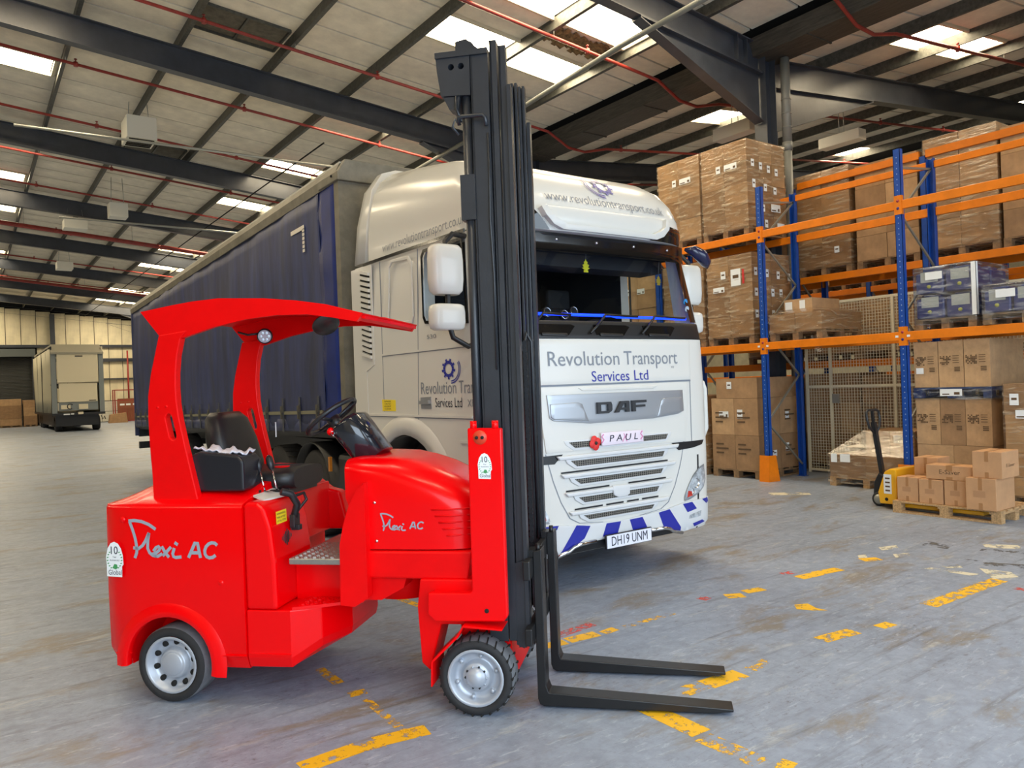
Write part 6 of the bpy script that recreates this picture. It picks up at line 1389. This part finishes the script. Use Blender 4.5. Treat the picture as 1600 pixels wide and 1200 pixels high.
mark([(6.888, 3.354), (7.038, 3.274), (6.950, 3.197), (6.829, 3.283)], M_cp)
mark([(7.019, 3.098), (7.065, 2.870), (6.935, 2.761), (6.734, 2.869), (6.880, 2.988)], M_cp)
mark([(9.491, 7.037), (9.894, 6.656), (9.717, 6.478), (9.316, 6.855)], M_cp)
mark([(6.754, 3.452), (6.823, 3.013), (6.724, 3.020), (6.688, 3.419)], M_cp)
mark([(7.780, 3.904), (7.772, 3.656), (7.566, 3.619), (7.569, 3.861)], M_dp2)
mark([(7.284, 3.375), (7.315, 3.070), (7.413, 2.908), (7.226, 2.836), (7.147, 3.102)], M_dp2)
mark([(7.811, 3.413), (7.925, 3.105), (7.817, 3.064), (7.683, 3.386)], M_dp2)
# ================================================================== far end of the building
M_gtr = mat('grey_trailer_frame', (128, 136, 138), .5); M_cream = mat('cream_trailer_panel', (222, 212, 184), .5)
FTR = thing('box_trailer', 'cream double-deck trailer parked nose-on near the far wall', 'trailer', (5.11, 48.5, 0)); FTR.scale = (1, 1, .85)
def fx(name, mb, m, **k): return ob(name, mb, m, FTR, **k)
fx('upper_panel', MB().box(-1.0, 1.0, -.06, .04, 3.15, 5.05), M_cream, bevel=.06, seg=3)
fx('lower_panel', MB().box(-.93, .93, .0, .06, 1.9, 3.12), M_cream, bevel=.02)
fx('service_recess', MB().box(-.95, .95, .05, .1, 1.35, 1.9), M_gtr); fx('service_box', MB().box(-.85, -.4, -.02, .06, 1.45, 1.72), M_cream); fx('service_box', MB().box(.0, .45, -.02, .06, 1.42, 1.75), M_cream)
fx('hose_coil', MB().tube([(-.42 + .14 * math.cos(t), -.03, 1.62 + .16 * math.sin(t)) for t in [math.pi * k / 8 + .6 for k in range(13)]], .025, 6), M_trim)
for sd in (-1, 1):
    fx('corner_post', MB().box(sd * 1.15 - .12, sd * 1.15 + .12, 0, .16, 1.15, 5.0), M_gtr)
fx('trailer_roof', MB().add([(-1.28, -.1, 5.0), (1.28, -.1, 5.0), (1.18, .7, 5.55), (-1.18, .7, 5.55), (1.2, 13, 5.55), (-1.2, 13, 5.55), (-1.28, -.1, 5.12), (1.28, -.1, 5.12), (1.18, .7, 5.67), (-1.18, .7, 5.67), (1.2, 13, 5.67), (-1.2, 13, 5.67)], [(0, 1, 2, 3), (3, 2, 4, 5), (6, 9, 8, 7), (9, 11, 10, 8), (0, 6, 7, 1), (1, 7, 8, 2), (2, 8, 10, 4), (4, 10, 11, 5), (5, 11, 9, 3), (3, 9, 6, 0)]), mat('grey_roof_sheet', (160, 156, 140), .6))
for y_ in (0.2, 3.2, 6.4, 9.6, 12.7): fx('side_post', MB().box(-1.27, -1.2, y_ - .05, y_ + .05, 1.1, 5.5), M_trim)
fx('side_curtain', MB().grid(lambda a, b: (-1.235 + .05 * math.sin(a * 60 + b * 2), 1.2 + 11.6 * a, 1.1 + 4.3 * b), 60, 4), mat('pale_curtain', (190, 184, 160), .7), solid=.01)
fx('far_side_panel', MB().box(1.2, 1.26, .1, 13, 1.1, 5.5), M_cream); fx('upper_deck', MB().box(-1.2, 1.2, .2, 13, 3.0, 3.1), M_trim); fx('lower_deck', MB().box(-1.28, 1.28, -.05, 13, 1.05, 1.2), M_trim)
fx('brand_plate', MB().box(-.12, .25, -.075, -.06, 4.83, 4.9), M_trim); fx('brand_plate', MB().box(.5, .85, -.02, .0, 1.95, 2.0), M_trim)
fx('underframe', MB().box(-1.1, 1.0, .3, 12.5, .35, 1.05), M_trim)
for y_ in (1.0, 9.5, 10.8):
    for sd in (-1, 1): fx('trailer_wheel', MB().lathe([(.2, 0), (.45, 0), (.5, .05), (.5, .3), (.45, .34), (.2, .34)], (sd * 1.1, y_, .5), (-sd, 0, 0), 20), M_tyre)
fx('air_line', MB().tube([(1.1, .1, .95), (1.15, 0, .7), (1.25, .1, .9), (1.3, .1, .7)], .03, 6), M_trim)
fx('lamp_bar', MB().box(-.75, -.45, -.07, -.05, 1.08, 1.16).box(-.4, -.25, -.07, -.05, 1.1, 1.17), M_lblw); fx('number_plate', MB().box(-.05, .2, -.08, -.05, 1.1, 1.25), M_cream)
# carton stacks by the shutter
for (lab, x, y, lx, ly, lays, sd) in (('leaning pallet of brown boards in front of the dark shutter', 1.9, 62.7, 1.25, 1.1, [(.45, 1, 2)] * 4, 91), ('narrow carton stack beside the cream far trailer', 3.25, 62.6, .8, 1.0, [(.6, 1, 1), (.6, 1, 1), (.5, 1, 1)], 92)):
    load(lab, x, y, 0, lx, ly, lays, wrap=None, seed=sd, group='carton stacks at the far end')
# red gas cage
RC = thing('wire_cage', 'red wire cage standing against the far wall', 'cage', (8.85, 62.4, 0)); M_rc = mat('red_cage_paint', (150, 44, 36), .5)
for x in (0, 1.55):
    for y in (0, .9): ob('cage_post', MB().box(x, x + .06, y, y + .06, 0, 2.35 if x == 0 or y else 2.35), M_rc, RC)
for z in (.05, 1.55, 2.3): ob('cage_rail', MB().box(0, 1.61, 0, .05, z, z + .06).box(0, 1.61, .9, .95, z, z + .06), M_rc, RC)
for k in range(14): ob('cage_bar', MB().box(.06 + k * .11, .075 + k * .11, .01, .03, .1, 1.55), M_rc, RC)
ob('back_board', MB().box(.3, 2.3, .7, .8, .1, 1.7), mat('brown_board', (140, 88, 62), .8), RC)
for x in (.35, .75, 1.2): ob('cage_notice', MB().box(x, x + .3, -.01, .0, 1.2, 1.33), M_lblw, RC)
tag(ob('drain_pipe', MB().tube([(10.05, 63.95, 0), (10.05, 63.95, 5.3)], .06, 8), M_rc), 'thin dark red riser pipe on the far wall by the blue trailer', 'pipe')
tag(ob('pallet_stub', MB().prism([(0, 0), (1.2, 0), (1.1, .7), (.1, .6)], 'y', 0, .6), M_cards[1], None, (8.2, 60.5, 0)), 'low brown carton heap at the foot of the far wall', 'box')
